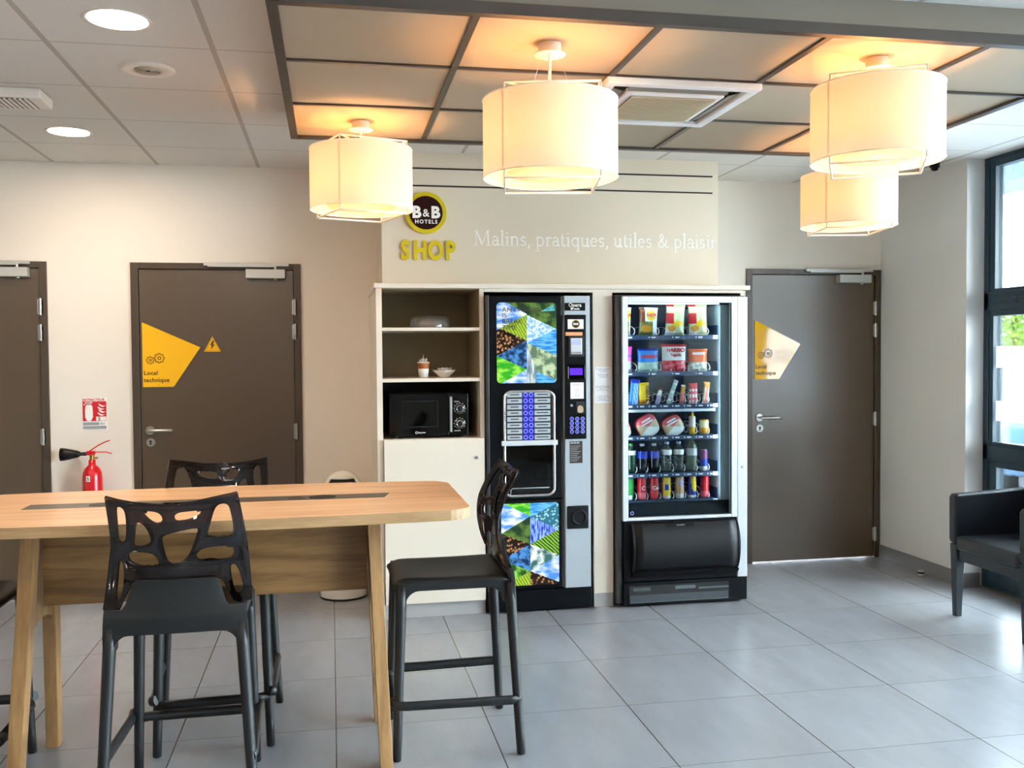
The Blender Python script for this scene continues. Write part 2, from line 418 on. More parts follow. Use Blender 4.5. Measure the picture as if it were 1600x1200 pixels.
# tall window along the right side (runs on past the camera)
def window():
    root = bpy.data.objects.new('window_1', None); COL.objects.link(root); root.location = (GX, WE, 0); root['kind'] = 'structure'
    m = MB(); x0, x1 = GX-.01, GX+.07
    y = WE; cells = []
    m.box(x0, x1, -1.5, WE, 0.0, .03); m.box(x0, x1, -1.5, WE, CE-.02, CE)
    step = 1.345
    for k in range(5):
        ya, yb = WE-k*step, WE-(k+1)*step
        m.box(x0, x1, ya-.045, ya, .03, CE-.02); m.box(x0, x1, yb, yb+.045, .03, CE-.02)
        for z0, z1 in ((.03, .8), (.895, 1.72), (1.83, CE-.02)):
            cells.append((ya-.045, yb+.045, z0, z1))
        m.box(x0, x1, yb, ya, .80, .895); m.box(x0, x1, yb, ya, 1.72, 1.83)
    m.build('window_frame', 'blue_frame', root, bevel=.003)
    for ya, yb, z0, z1 in cells:
        s = .045 if z1 > 2 else (.035 if z0 > .5 else .07)
        sash = MB(); xa, xb = GX-.004, GX+.05
        zt = .055 if z1 < 1 else s
        sash.box(xa, xb, ya-s, ya, z0, z1).box(xa, xb, yb, yb+s, z0, z1).box(xa, xb, yb+s, ya-s, z1-min(s, .04), z1).box(xa, xb, yb+s, ya-s, z0, z0+(.13 if z1 < 1 else .02))
        so = sash.build('sash', 'blue_frame', root, bevel=.003)
        zz0 = z0+(.13 if z1 < 1 else .02)
        MB().box(GX+.02, GX+.026, yb+s, ya-s, zz0, z1-min(s, .04)).build('pane', 'pane', so)
    # opening handle on the transom of the first bay
    MB().box(GX-.03, GX-.012, WE-.42, WE-.12, 1.765, 1.785).box(GX-.02, GX-.008, WE-.3, WE-.26, 1.755, 1.795).build('window_handle', 'blue_frame', root, bevel=.003)
window()
def window_film():
    for z0, z1, nm in ((1.37, 1.50, 'upper'), (1.045, 1.165, 'lower')):
        f = MB()
        for k in range(3):
            f.box(GX+.0165, GX+.0185, WE-(k+1)*1.345+.085, WE-k*1.345-.085, z0, z1)
        o = f.build('frosted_film', 'frosted')
        tag(o, 'frosted privacy strip on the window glass, %s one of two beside the armchair' % nm, 'window film', 'frosted strips on the window')
        if nm == 'lower':
            ring = [(GX+.012, 4.888+.045*math.cos(2*PI*i/28), 1.085+.045*math.sin(2*PI*i/28)) for i in range(28)]
            MB().tube(ring, .0022, 6, closed=True).build('printed_ring', 'grey_strip', o)
            text('printed_letters', 'B&B', .034, 'grey_strip', o, GX+.012, 4.923, 1.073, rz=-PI/2, off=.0008)
window_film()
struct('trim_1', MB().box(GX-.03, GX-.012, -1.5, WE-.001, 0, .012), 'slot_metal')

# ---------------------------------------------------------------- doors
def gear(mb, cx, cz, r, y):
    """outlined cog"""
    out = []
    for i in range(8):
        a = 2*PI*i/8
        for da, rr in ((-.26, .8), (-.17, 1.0), (.17, 1.0), (.26, .8)): out.append((cx+r*rr*math.cos(a+da), y, cz+r*rr*math.sin(a+da)))
    mb.tube(out, r*.075, 5, closed=True)
    mb.tube([(cx+r*.3*math.cos(2*PI*i/14), y, cz+r*.3*math.sin(2*PI*i/14)) for i in range(14)], r*.075, 5, closed=True)
def door(n, x0, x1, railx, boxx, handle=True):
    root = bpy.data.objects.new('door_%d' % n, None); COL.objects.link(root); root.location = ((x0+x1)/2, W, 0); root['kind'] = 'structure'
    f = .044; zt = 2.052
    fr = MB().box(x0, x0+f, W-.012, W+.1, 0, zt).box(x1-f, x1, W-.012, W+.1, 0, zt).box(x0+f, x1-f, W-.012, W+.1, zt-.038, zt)
    fr.build('door_frame', 'frame_brown', root, bevel=.002)
    MB().box(x0+f+.003, x1-f-.003, W+.001, W+.045, .008, zt-.041).build('door_leaf', 'door_brown', root, bevel=.002)
    for z in ((1.78, 1.625, .995, .17) if n != 1 else (1.78, 1.625, .995)):
        h = MB().cyl((x1-f+.004, W-.012, z-.05), .0085, .1, n=12).cyl((x1-f+.004, W-.012, z-.008), .0105, .016, n=12).box(x1-f-.012, x1-f+.02, W-.012, W+.001, z-.045, z+.045)
        h.build('hinge', 'steel', root)
    if handle:
        hx = x0+.098
        h = MB().cyl((hx, W-.008, 1.02), .026, .009, 'y', 24)
        h.tube([(hx, W, 1.02), (hx, W-.045, 1.02), (hx+.012, W-.056, 1.02), (hx+.03, W-.058, 1.02), (hx+.125, W-.058, 1.02), (hx+.138, W-.05, 1.018)], .0095, 12)
        h.build('door_handle', 'steel', root)
        k = MB().cyl((hx+.002, W-.008, .945), .026, .009, 'y', 24).build('key_plate', 'steel', root)
        MB().box(hx-.002, hx+.006, W-.010, W-.0078, .93, .957).cyl((hx+.002, W-.0115, .951), .007, .004, 'y', 12).build('keyhole', 'black', k)
    c = MB().box(railx[0], railx[1], W-.035, W-.012, 2.034, 2.054).build('closer_rail', 'satin_silver', root, bevel=.002)
    MB().box(railx[0]+.025, boxx[1]-.05, W-.046, W-.036, 2.027, 2.037).cyl((boxx[1]-.06, W-.04, 2.01), .008, .022).build('closer_arm', 'satin_silver', c)
    b = MB().box(boxx[0], boxx[1], W-.058, W, 1.957, 2.013).cyl((boxx[1]-.06, W-.03, 1.948), .011, .01)
    b.build('closer_body', 'satin_silver', root, bevel=.003)
    return root
door(1, *DOORS[0], (-2.25, -1.765), (-2.0, -1.772), False)
door(2, *DOORS[1], (-.766, -.255), (-.513, -.276))
door(3, *DOORS[2], (3.262, 3.772), (3.502, 3.745))
def door_sign(x, zt, m, label):
    r = thing('door_sign', label, 'sign', (x, W, 1.287), group='technical room signs on the doors')
    P = [(x, zt), (x, 1.287), (x+.181, 1.287), (x+.342, 1.530)]
    MB().prism(P, W-.0045, W-.0005).build('sign_plate', m, r)
    g = MB(); gear(g, x+.099, 1.465, .030, W-.0055); gear(g, x+.045, 1.452, .023, W-.0055); g.build('gear_symbols', 'ink', r)
    text('lettering', 'Local', .036, 'ink', r, x+.006, W-.0047, 1.362, off=.0007, ext=.0004, space=1.08)
    text('lettering', 'technique', .036, 'ink', r, x+.006, W-.0047, 1.318, off=.0007, ext=.0004, space=1.06)
    for sx_, sz in ((x+.09, 1.62), (x+.09, 1.297)): MB().cyl((sx_, W-.006, sz), .003, .002, 'y', 10).build('fixing_screw', 'brass', r)
door_sign(-1.139, 1.686, 'yellow', 'yellow five-sided sign reading Local technique beside the high-voltage triangle')
door_sign(2.890, 1.696, 'yellow_gloss', 'glossy yellow Local technique sign on the door right of the snack machine')
def warn():
    r = thing('warning_sign', 'small yellow triangle with black lightning bolt on the brown door', 'sign', (-.7245, W, 1.503))
    MB().prism([(-.776, 1.503), (-.674, 1.503), (-.7245, 1.597)], W-.004, W-.0005).build('sign_plate', 'yellow', r)
    T = [(-.767, 1.509), (-.683, 1.509), (-.7245, 1.586)]
    MB().tube([(a, W-.0045, b) for a, b in T], .0014, 5, closed=True).build('border', 'ink', r)
    MB().prism([(-.722, 1.572), (-.738, 1.543), (-.728, 1.545), (-.733, 1.516), (-.711, 1.548), (-.722, 1.546), (-.714, 1.572)], W-.0055, W-.004).build('lightning_bolt', 'ink', r)
warn()
def ext_sign():
    x0, x1, z0, z1 = -1.494, -1.350, 1.032, 1.226
    r = thing('extinguisher_sign', 'white and red EXTINCTEUR sign above the fire extinguisher', 'sign', (-1.422, W, 1.032))
    MB().box(x0, x1, W-.003, W-.0005, z0, z1).build('sign_plate', 'white', r)
    MB().box(x0+.004, x1-.004, W-.0045, W-.003, z0+.052, z1-.022).build('red_field', 'red_flat', r)
    text('lettering', 'EXTINCTEUR', .0215, 'red_flat', r, x0+.003, W-.0035, z1-.019, off=.0005, ext=.0003)
    p = MB().prism(chaikin([(x0+.018, z0+.054), (x0+.062, z0+.054), (x0+.062, z0+.14), (x0+.052, z0+.155), (x0+.028, z0+.155), (x0+.018, z0+.14)], 1), W-.006, W-.0045)
    p.box(x0+.034, x0+.046, W-.006, W-.0045, z0+.15, z0+.165).box(x0+.02, x0+.06, W-.006, W-.0045, z0+.16, z0+.167).prism([(x0+.008, z0+.150), (x0+.012, z0+.148), (x0+.024, z0+.160), (x0+.022, z0+.167)], W-.006, W-.0045)
    p.build('extinguisher_symbol', 'white', r)
    fl = MB()
    for i in range(4):
        a, b = x0+.088+.006*(i % 2), z0+.087+.018*i
        fl.prism([(a, b+.018), (a+.008, b+.004), (a+.024, b-.004), (a+.044, b+.004), (a+.030, b+.004), (a+.018, b+.008), (a+.010, b+.014)], W-.006, W-.0045)
    fl.build('flame_symbol', 'white', r)
    MB().box(x0+.080, x0+.138, W-.0055, W-.0045, z0+.054, z0+.079).build('number_patch', 'white', r)
    text('lettering', '5', .028, 'ink', r, x0+.092, W-.006, z0+.057, off=.0006, ext=.0003)
    MB().box(x0+.005, x0+.098, W-.0045, W-.003, z0+.027, z0+.045).box(x0+.005, x1-.005, W-.0045, W-.003, z0+.004, z0+.022).build('grey_band', 'grey_strip', r)
    text('lettering', 'f(s)', .02, 'ink', r, x0+.104, W-.0035, z0+.030, ext=.0003)
ext_sign()
def extinguisher():
    cx, cy = -1.421, 6.075
    r = thing('fire_extinguisher', 'red fire extinguisher with black horn hung on the wall behind the table', 'fire extinguisher', (cx, cy, .36))
    body = [(0, .36), (.050, .362), (.056, .37), (.0575, .39), (.0575, .745), (.054, .775), (.044, .802), (.026, .822), (.020, .828), (.020, .856), (0, .857)]
    MB().lathe(body, (cx, cy, 0), 28).build('cylinder_body', 'red', r)
    MB().lathe([(.0581, .60), (.0581, .665)], (cx, cy, 0), 28, ang=(PI, 2*PI)).build('paper_label', 'white_paper', r)
    MB().box(cx-.022, cx-.001, cy-.0590, cy-.056, .772-.04, .802-.038).build('number_sticker', 'white', r)
    text('number', '5', .03, 'ink', r, cx-.019, cy-.0598, .737, off=.0008)
    MB().cyl((cx, cy, .855), .013, .035).cyl((cx+.014, cy, .868), .006, .02, 'x', 10).build('valve', 'brass', r)
    MB().box(cx-.03, cx+.02, cy-.012, cy+.012, .885, .91).tube([(cx-.02, cy, .905), (cx+.04, cy, .945), (cx+.075, cy, .962), (cx+.103, cy, .972)], .006, 8, sq=(1.6, .6)).build('squeeze_lever', 'red', r, bevel=.002)
    MB().tube([(cx, cy, .897), (cx+.03, cy, .903), (cx+.08, cy, .902), (cx+.112, cy, .892)], .006, 8, sq=(1.6, .6)).build('carry_handle', 'red', r)
    MB().lathe([(0, 0), (.011, 0), (.011, -.035), (.016, -.04), (.021, -.05), (.036, -.115), (.040, -.145), (.038, -.146), (.030, -.10), (0, -.09)], (cx-.03, cy, .893), 18, 'x').build('discharge_horn', 'black_satin', r)
    MB().box(cx-.035, cx+.035, cy+.05, W, .70, .73).build('wall_bracket', 'red', r)
extinguisher()
def bin_():
    cx, cy = .058, 5.88
    r = thing('dome_bin', 'round cream dome-topped bin standing between the brown door and the cabinet', 'bin', (cx, cy, 0))
    MB().lathe([(0, 0), (.138, 0), (.142, .01), (.142, .52), (.140, .56)], (cx, cy, 0), 36).build('bin_body', 'white_gloss', r)
    n, k = 36, 12
    def f(u, v):
        a = 2*PI*u; e = v*PI/2; return (cx+.146*math.cos(e)*math.cos(a), cy+.146*math.cos(e)*math.sin(a), .565+.205*math.sin(e))
    d = MB()
    vs = [f(i/n, j/k) for j in range(k+1) for i in range(n)]; fs = []
    for j in range(k):
        for i in range(n):
            a = (i+.5)/n*2*PI; e = (j+.5)/k*90
            if math.cos(a+PI/2) > .66 and 14 < e < 56: continue
            fs.append((j*n+i, j*n+(i+1) % n, (j+1)*n+(i+1) % n, (j+1)*n+i))
    d.add(vs, fs, 0, True); d.build('dome_lid', 'white_gloss', r, solid=.004)
    fl = MB().grid(lambda u, v: (lambda a, e: (cx+.128*math.cos(e)*math.cos(a), cy+.128*math.cos(e)*math.sin(a), .56+.185*math.sin(e)))(-PI/2+(u-.5)*1.9, .15+v*.9), 14, 8)
    fl.build('swing_flap', 'chrome', r, solid=.003)
    MB().tube([(cx+.147*math.cos(2*PI*i/40), cy+.147*math.sin(2*PI*i/40), .563) for i in range(40)], .004, 6, closed=True).build('chrome_rim', 'chrome', r)
    MB().lathe([(.139, .0), (.1435, .001), (.1435, .012), (.139, .012)], (cx, cy, 0), 36).build('base_ring', 'black_satin', r)
bin_()
def doorstop():
    r = thing('door_stop', 'small round steel door stop on the floor beside the right wall', 'door stop', (3.795, 5.60, 0))
    MB().cyl((3.795, 5.60, 0), .019, .012, n=20).cyl((3.795, 5.60, .022), .019, .01, n=20).build('metal_cap', 'steel', r)
    MB().cyl((3.795, 5.60, .011), .0195, .012, n=20).build('rubber_ring', 'black', r)
doorstop()

# ---------------------------------------------------------------- ceiling things
def downlight(x, y, z, label):
    r = thing('recessed_downlight', label, 'ceiling light', (x, y, z), group='round recessed downlights')
    MB().lathe([(.100, 0), (.113, -.004), (.115, -.001), (.115, .0)], (x, y, z), 40).build('trim_ring', 'trim_white', r)
    MB().cyl((x, y, z-.002), .1, .002, n=40).build('diffuser', 'glow_white', r)
    ld = bpy.data.lights.new('downlight_lamp', 'AREA'); ld.shape = 'DISK'; ld.size = .19; ld.energy = DL_E; ld.color = (1, .80, .62)
    o = bpy.data.objects.new('downlight_lamp', ld); COL.objects.link(o); o.parent = r; o.location = (0, 0, -.006)
DL_E = 14
downlight(-.718, 3.56, CE, 'large round recessed downlight near the left edge of the hanging ceiling raft')
downlight(-1.331, 5.35, CE, 'round recessed downlight in the ceiling corner closest to the back doors')
for i, (x, y) in enumerate(((-.72, 1.2), (-2.5, 3.56), (-2.5, 1.2), (-.72, -1.0))):  # extra lamps out of view, added to light the room
    downlight(x, y, CE, 'unseen recessed downlight added out of view as a light source')
def diffuser_disc():
    x, y = -.72, 4.135
    r = thing('ceiling_vent', 'round cream air valve in the ceiling between the two downlights', 'vent', (x, y, CE))
    MB().lathe([(.105, 0), (.105, -.006), (.096, -.011), (.055, -.008), (.052, 0)], (x, y, CE), 40).build('valve_ring', 'trim_white', r)
    c = MB()
    for k in range(4): c.lathe([(.012+.011*k, -.010), (.018+.011*k, -.013), (.018+.011*k, -.004), (.012+.011*k, -.004)], (x, y, CE), 30)
    c.build('louvre_rings', 'cream_dark', r)
    MB().cyl((x, y, CE-.012), .007, .004).build('centre_screw', 'black', r)
diffuser_disc()
def vent_box():
    r = thing('air_grille', 'white boxy slatted grille on the ceiling at the left edge', 'vent', (-1.36, 4.62, CE))
    x0, x1, y0, y1 = -1.50, -1.235, 4.50, 4.70
    MB().prism([(y0, CE-.045), (y1, CE-.045), (y1, CE), (y0, CE)], x0, x1, 'x').build('housing', 'trim_white', r, bevel=.006)
    d = MB().box(x0+.04, x1-.055, y0+.015, y1-.01, CE-.047, CE-.0452).build('dark_backing', 'grille_dark', r)
    s = MB()
    for k in range(8): s.box(x0+.045+k*.0215, x0+.056+k*.0215, y0+.012, y1-.008, CE-.052, CE-.0465)
    s.build('slats', 'trim_white', r)
vent_box()
o = MB().cyl((3.738, 5.40, CE-.028), .03, .028, n=20).lathe([(0, -.05), (.018, -.045), (.024, -.028)], (3.738, 5.40, CE), 16).build('ceiling_sensor', 'black_satin')
tag(o, 'small dark dome sensor on the ceiling near the right wall', 'sensor')

# hanging ceiling raft
RZ = 2.527
def raft():
    r = thing('ceiling_raft', 'large lowered rectangular ceiling raft with brown metal rim and tiles', 'ceiling raft', (1.36, 3.84, RZ))
    x0, x1, y0, y1 = -.178, 2.892, 2.93, 4.765
    MB().box(x0+.03, x1-.03, y0+.03, y1-.03, RZ+.012, RZ+.03).build('tile_field', 'raft_tile', r)
    MB().box(x0+.002, x0+.03, y0+.002, y1-.002, RZ+.035, CE).box(x1-.03, x1-.002, y0+.002, y1-.002, RZ+.035, CE).box(x0+.03, x1-.03, y0+.002, y0+.03, RZ+.035, CE).box(x0+.03, x1-.03, y1-.03, y1-.002, RZ+.035, CE).build('side_boards', 'raft_side', r)
    MB().box(x0, x0+.034, y0, y1, RZ-.002, RZ+.036).box(x1-.034, x1, y0, y1, RZ-.002, RZ+.036).box(x0+.034, x1-.034, y0, y0+.034, RZ-.002, RZ+.036).box(x0+.034, x1-.034, y1-.034, y1, RZ-.002, RZ+.036).build('rim', 'raft_metal', r)
    for x in (.462, 1.066, 1.668, 2.268):
        MB().box(x-.012, x+.012, y0+.034, y1-.034, RZ+.004, RZ+.0125).build('grid_bar', 'raft_metal', r)
    for y in (3.531, 4.136):
        MB().box(x0+.034, x1-.034, y-.009, y+.009, RZ+.0035, RZ+.0125).build('grid_bar', 'raft_metal', r)
raft()
def ac():
    x0, x1, y0, y1 = 1.05, 1.685, 3.525, 4.155; z = RZ
    r = thing('air_conditioner', 'white square cassette air conditioner set in the hanging ceiling raft', 'air conditioner', ((x0+x1)/2, (y0+y1)/2, z))
    fr = MB(); h = z-.022
    for a in ((x0, x1, y0, y0+.045), (x0, x1, y1-.045, y1), (x0, x0+.045, y0+.045, y1-.045), (x1-.045, x1, y0+.045, y1-.045)): fr.box(a[0], a[1], a[2], a[3], h, z+.006)
    fr.build('outer_frame', 'white', r, bevel=.006)
    MB().box(x0+.045, x1-.045, y0+.045, y1-.045, z-.004, z+.004).build('dark_recess', 'grille_dark', r)
    i0, i1, j0, j1 = x0+.11, x1-.11, y0+.11, y1-.11
    MB().box(i0, i1, j0, j1, h-.005, z-.002).build('centre_panel', 'white', r, bevel=.008)
    g = MB()
    for k in range(22):
        y = j0+.035+k*(j1-j0-.07)/21; g.box(i0+.03, i1-.03, y-.0038, y+.0038, h-.012, h-.0062)
    for k in range(2):
        g.box(i0+.03+k*.33, i0+.04+k*.33, j0+.03, j1-.03, h-.011, h-.0062)
    g.build('intake_grille', 'grille_beige', r)
    MB().box(i0+.028, i1-.028, j0+.028, j1-.028, h-.0062, h-.005).build('grille_backing', 'louvre_grey', r)
    e = .014
    for t, q in (('n', [(i0, y0+.048, h+.016), (i1, y0+.048, h+.016), (i1, j0-e, h+.002), (i0, j0-e, h+.002)]), ('f', [(i0, y1-.048, h+.016), (i1, y1-.048, h+.016), (i1, j1+e, h+.002), (i0, j1+e, h+.002)]),
                 ('l', [(x0+.048, j0, h+.016), (x0+.048, j1, h+.016), (i0-e, j1, h+.002), (i0-e, j0, h+.002)]), ('r', [(x1-.048, j0, h+.016), (x1-.048, j1, h+.016), (i1+e, j1, h+.002), (i1+e, j0, h+.002)])):
        MB().add(q, [(0, 1, 2, 3)]).build('louvre_flap', 'louvre_grey', r, solid=.003)
ac()

# pendant lamps
def pendant(x, y, zb, zt, rot, label):
    r = thing('pendant_lamp', label, 'lamp', (x, y, RZ), group='drum pendant lamps under the ceiling raft')
    R = .232; c = (x, y, 0)
    MB().lathe([(0, RZ-.030), (.052, RZ-.030), (.055, RZ-.026), (.040, RZ-.024), (.040, RZ+.010), (0, RZ+.010)], c, 28).build('ceiling_rose', 'lamp_white', r)
    MB().cyl((x, y, zt+.026), .005, RZ-.028-zt-.026, n=8).build('stem', 'lamp_white', r)
    wv = MB()
    for k in range(3):
        a = rot+2*PI*k/3+.4; wv.tube([(x+.035*math.cos(a), y+.035*math.sin(a), RZ-.028), (x+.09*math.cos(a), y+.09*math.sin(a), zt+.024)], .0012, 5)
    wv.build('suspension_wires', 'steel', r)
    fr = MB(); cs = [(x+.2235*math.cos(rot+PI/4+k*PI/2), y+.2235*math.sin(rot+PI/4+k*PI/2)) for k in range(4)]
    for z in (zt+.024, zb-.024): fr.tube([(p[0], p[1], z) for p in cs+[cs[0]]], .0045, 6)
    for k, p in enumerate(cs): fr.tube([(p[0], p[1], zt+.024), (p[0], p[1], zb-.024)], .0035, 6)
    fr.tube([(cs[0][0], cs[0][1], zt+.024), (x, y, zt+.026), (cs[2][0], cs[2][1], zt+.024)], .0035, 6)
    fr.build('wire_frame', 'lamp_white', r)
    MB().lathe([(R, zb), (R, zt)], c, 56).build('lamp_shade', 'shade_fabric', r)
    MB().tube([(x+R*math.cos(2*PI*i/56), y+R*math.sin(2*PI*i/56), zb) for i in range(56)], .0022, 5, closed=True).build('shade_hem', 'lamp_white', r)
    MB().tube([(x+R*math.cos(2*PI*i/56), y+R*math.sin(2*PI*i/56), zt) for i in range(56)], .0022, 5, closed=True).build('shade_hem', 'lamp_white', r)
    MB().lathe([(.0, zb+.014), (R*.66, zb+.014), (R*.68, zb+.018), (R*.68, zb+.03)], c, 44).build('diffuser_disc', 'shade_fabric', r)
    MB().lathe([(0, zt-.07), (.014, zt-.072), (.015, zt-.02), (0, zt-.02)], c, 12).build('lamp_holder', 'lamp_white', r)
    MB().lathe([(0, zb+.08), (.022, zb+.088), (.032, zb+.115), (.024, zb+.15), (.013, zt-.07)], c, 16).build('bulb', 'bulb_glow', r)
    ld = bpy.data.lights.new('pendant_bulb_light', 'POINT'); ld.energy = PE; ld.color = (1, .58, .27); ld.shadow_soft_size = .035
    o = bpy.data.objects.new('pendant_bulb_light', ld); COL.objects.link(o); o.parent = r; o.location = (0, 0, zb+.118-RZ)
    o.visible_camera = True
PE = 11
glass('bulb_glow', 'fff4e0', .05)
pendant(.147, 4.417, 2.135, 2.41, .33, 'drum pendant lamp furthest left, in front of the round hotel logo')
pendant(.752, 3.215, 2.078, 2.342, -.18, 'drum pendant lamp in the middle, in front of the white air conditioner')
pendant(1.965, 3.18, 2.165, 2.43, -.53, 'larger of the two drum pendant lamps at the right, nearest to the viewer')
pendant(2.575, 4.417, 2.105, 2.36, -.2, 'drum pendant lamp at the far right, hanging behind and below its neighbour')

# ---------------------------------------------------------------- bulkhead with shop lettering
SY = 5.56
struct('trim_2', MB().box(.297, 2.362, SY, W, 1.87, CE), 'paint_sign')
def black_line(z0, z1, label):
    o = MB().add([(.30, SY-.003, z0), (2.325, SY-.003, z1), (2.325, SY-.003, z1+.009), (.30, SY-.003, z0+.009), (.30, SY, z0), (2.325, SY, z1), (2.325, SY, z1+.009), (.30, SY, z0+.009)], [(0,1,2,3),(4,7,6,5),(0,4,5,1),(3,2,6,7),(0,3,7,4),(1,5,6,2)]).build('wall_stripe', 'black')
    tag(o, label, 'stripe', 'black stripes above the shop lettering')
black_line(2.553, 2.553, 'upper thin black stripe across the wall above the hotel logo')
black_line(2.452, 2.452, 'lower thin black stripe across the wall directly above the hotel logo')
def logo(parent, x, y, z, R, dirs=1):
    pass
def hotel_logo():
    x, z = .553, 2.298
    r = thing('hotel_logo', 'round yellow and dark brown B&B HOTELS logo on the beige wall', 'logo', (x, SY, z))
    MB().cyl((x, SY-.018, z), .121, .018, 'y', 48).build('yellow_disc', 'olive_yellow', r, bevel=.002)
    MB().cyl((x, SY-.021, z), .097, .003, 'y', 48).build('brown_disc', 'dark_brown', r)
    text('lettering', 'B', .092, 'letter_white', r, x-.0555, SY-.0225, z-.028, 'CENTER', off=.0042)
    text('lettering', 'B', .092, 'letter_white', r, x+.0545, SY-.0225, z-.028, 'CENTER', off=.0042)
    text('lettering', '&', .062, 'letter_white', r, x-.001, SY-.0225, z-.022, 'CENTER', off=.0008)
    text('lettering', 'HOTELS', .030, 'letter_white', r, x, SY-.0225, z-.062, 'CENTER', off=.0008, space=1.3)
hotel_logo()
def shop():
    r = thing('shop_lettering', 'yellow raised letters spelling SHOP below the hotel logo', 'lettering', (.56, SY, 2.03))
    o = []
    for ch, cx in (('S', .432), ('H', .518), ('O', .608), ('P', .694)):
        text('letter', ch, .150, 'olive_yellow', r, cx, SY-.006, 2.031, 'CENTER', off=.0062, ext=.005, sx=.74)
shop()
# serif slogan: drawn pen strokes
def slogan():
    r = thing('slogan_lettering', 'white serif lettering reading Malins, pratiques, utiles & plaisir on the wall', 'lettering', (1.59, SY, 2.11))
    X = 1.0  # x-height units
    def arc(cx, cz, rx, rz, a0, a1, n=12): return [(cx+rx*math.cos(math.radians(a0+(a1-a0)*i/n)), cz+rz*math.sin(math.radians(a0+(a1-a0)*i/n))) for i in range(n+1)]
    T, H_ = .17, .07
    G = {
     'M': (2.0, [([(.25, 0), (.3, 1.55)], H_), ([(.3, 1.6), (.95, .05)], T), ([(.95, .05), (1.55, 1.6)], H_), ([(1.6, 1.6), (1.65, 0)], T), ([(.05, 0), (.5, 0)], H_), ([(1.4, 0), (1.9, 0)], H_), ([(.1, 1.6), (.35, 1.6)], H_), ([(1.5, 1.6), (1.8, 1.6)], H_)]),
     'a': (.95, [(arc(.42, .68, .26, .3, 160, 0), T*.7), ([(.68, .7), (.68, .15), (.76, .03), (.88, .1)], T), (arc(.42, .28, .3, .27, 75, 330), T*.8)]),
     'l': (.55, [([(.27, 0), (.27, 1.65)], T), ([(.05, 0), (.5, 0)], H_), ([(.06, 1.55), (.27, 1.65)], H_)]),
     'i': (.55, [([(.27, 0), (.27, .97)], T), ([(.05, 0), (.5, 0)], H_), ([(.06, .88), (.27, .97)], H_), ([(.2, 1.4), (.32, 1.4)], .13)]),
     'n': (1.15, [([(.25, 0), (.25, .97)], T), (arc(.55, .66, .3, .3, 160, 0)+[(.85, 0)], T*.85), ([(.05, 0), (.45, 0)], H_), ([(.66, 0), (1.06, 0)], H_), ([(.05, .88), (.25, .97)], H_)]),
     's': (.8, [(arc(.38, .74, .22, .22, 20, 250, 9)+arc(.38, .25, .25, .23, 70, -150, 9), T*.75)]),
     ',': (.5, [([(.2, .08), (.28, .04), (.25, -.15), (.14, -.3)], T*.7)]),
     'p': (1.1, [([(.25, -.55), (.25, .97)], T), (arc(.55, .48, .37, .46, 150, -150, 16), T*.75), ([(.05, -.55), (.48, -.55)], H_), ([(.05, .88), (.25, .97)], H_)]),
     'r': (.8, [([(.25, 0), (.25, .97)], T), ([(.25, .6), (.4, .88), (.58, .95), (.7, .85)], T*.7), ([(.05, 0), (.48, 0)], H_), ([(.05, .88), (.25, .97)], H_)]),
     't': (.65, [([(.25, 1.25), (.25, .2), (.34, .05), (.55, .08)], T), ([(.05, .93), (.55, .93)], H_)]),
     'q': (1.1, [([(.85, -.55), (.85, .97)], T), (arc(.52, .48, .37, .46, 30, 330, 16), T*.75), ([(.65, -.55), (1.05, -.55)], H_)]),
     'u': (1.15, [([(.25, .95), (.25, .3)]+arc(.52, .3, .27, .28, 180, 330, 8), T*.85), ([(.85, .95), (.85, .04), (1.05, .04)], T), ([(.05, .95), (.25, .95)], H_), ([(.68, .95), (.85, .95)], H_)]),
     'e': (.95, [([(.16, .52), (.76, .52)], H_), (arc(.46, .48, .34, .45, 5, 310, 18), T*.75)]),
     '&': (1.6, [([(1.3, .95), (1.1, .3), (.7, .02), (.3, .15), (.28, .5), (.7, .85), (.88, 1.2), (.75, 1.5), (.52, 1.4), (.5, 1.05), (.9, .4), (1.3, .03), (1.5, .08)], T*.7)]),
     ' ': (.45, []),
    }
    s = 'Malins, pratiques, utiles & plaisir'; total = sum(G[c][0] for c in s); u = (2.352-.833)/total; x = .833; z0 = 2.118
    for ch in s:
        wd, st = G[ch]
        if st:
            b = MB()
            for pts, wt in st:
                hw = wt*u*.55
                for k in range(len(pts)-1):
                    p, q = Vector((x+pts[k][0]*u, z0+pts[k][1]*u)), Vector((x+pts[k+1][0]*u, z0+pts[k+1][1]*u)); d = (q-p).normalized(); nn = Vector((-d.y, d.x))*hw; e = d*hw*.5
                    b.prism([tuple(p-e+nn), tuple(p-e-nn), tuple(q+e-nn), tuple(q+e+nn)], SY-.0015-.00002*k, SY-.0002)
            b.build('letter', 'letter_white', r)
        x += wd*u
slogan()
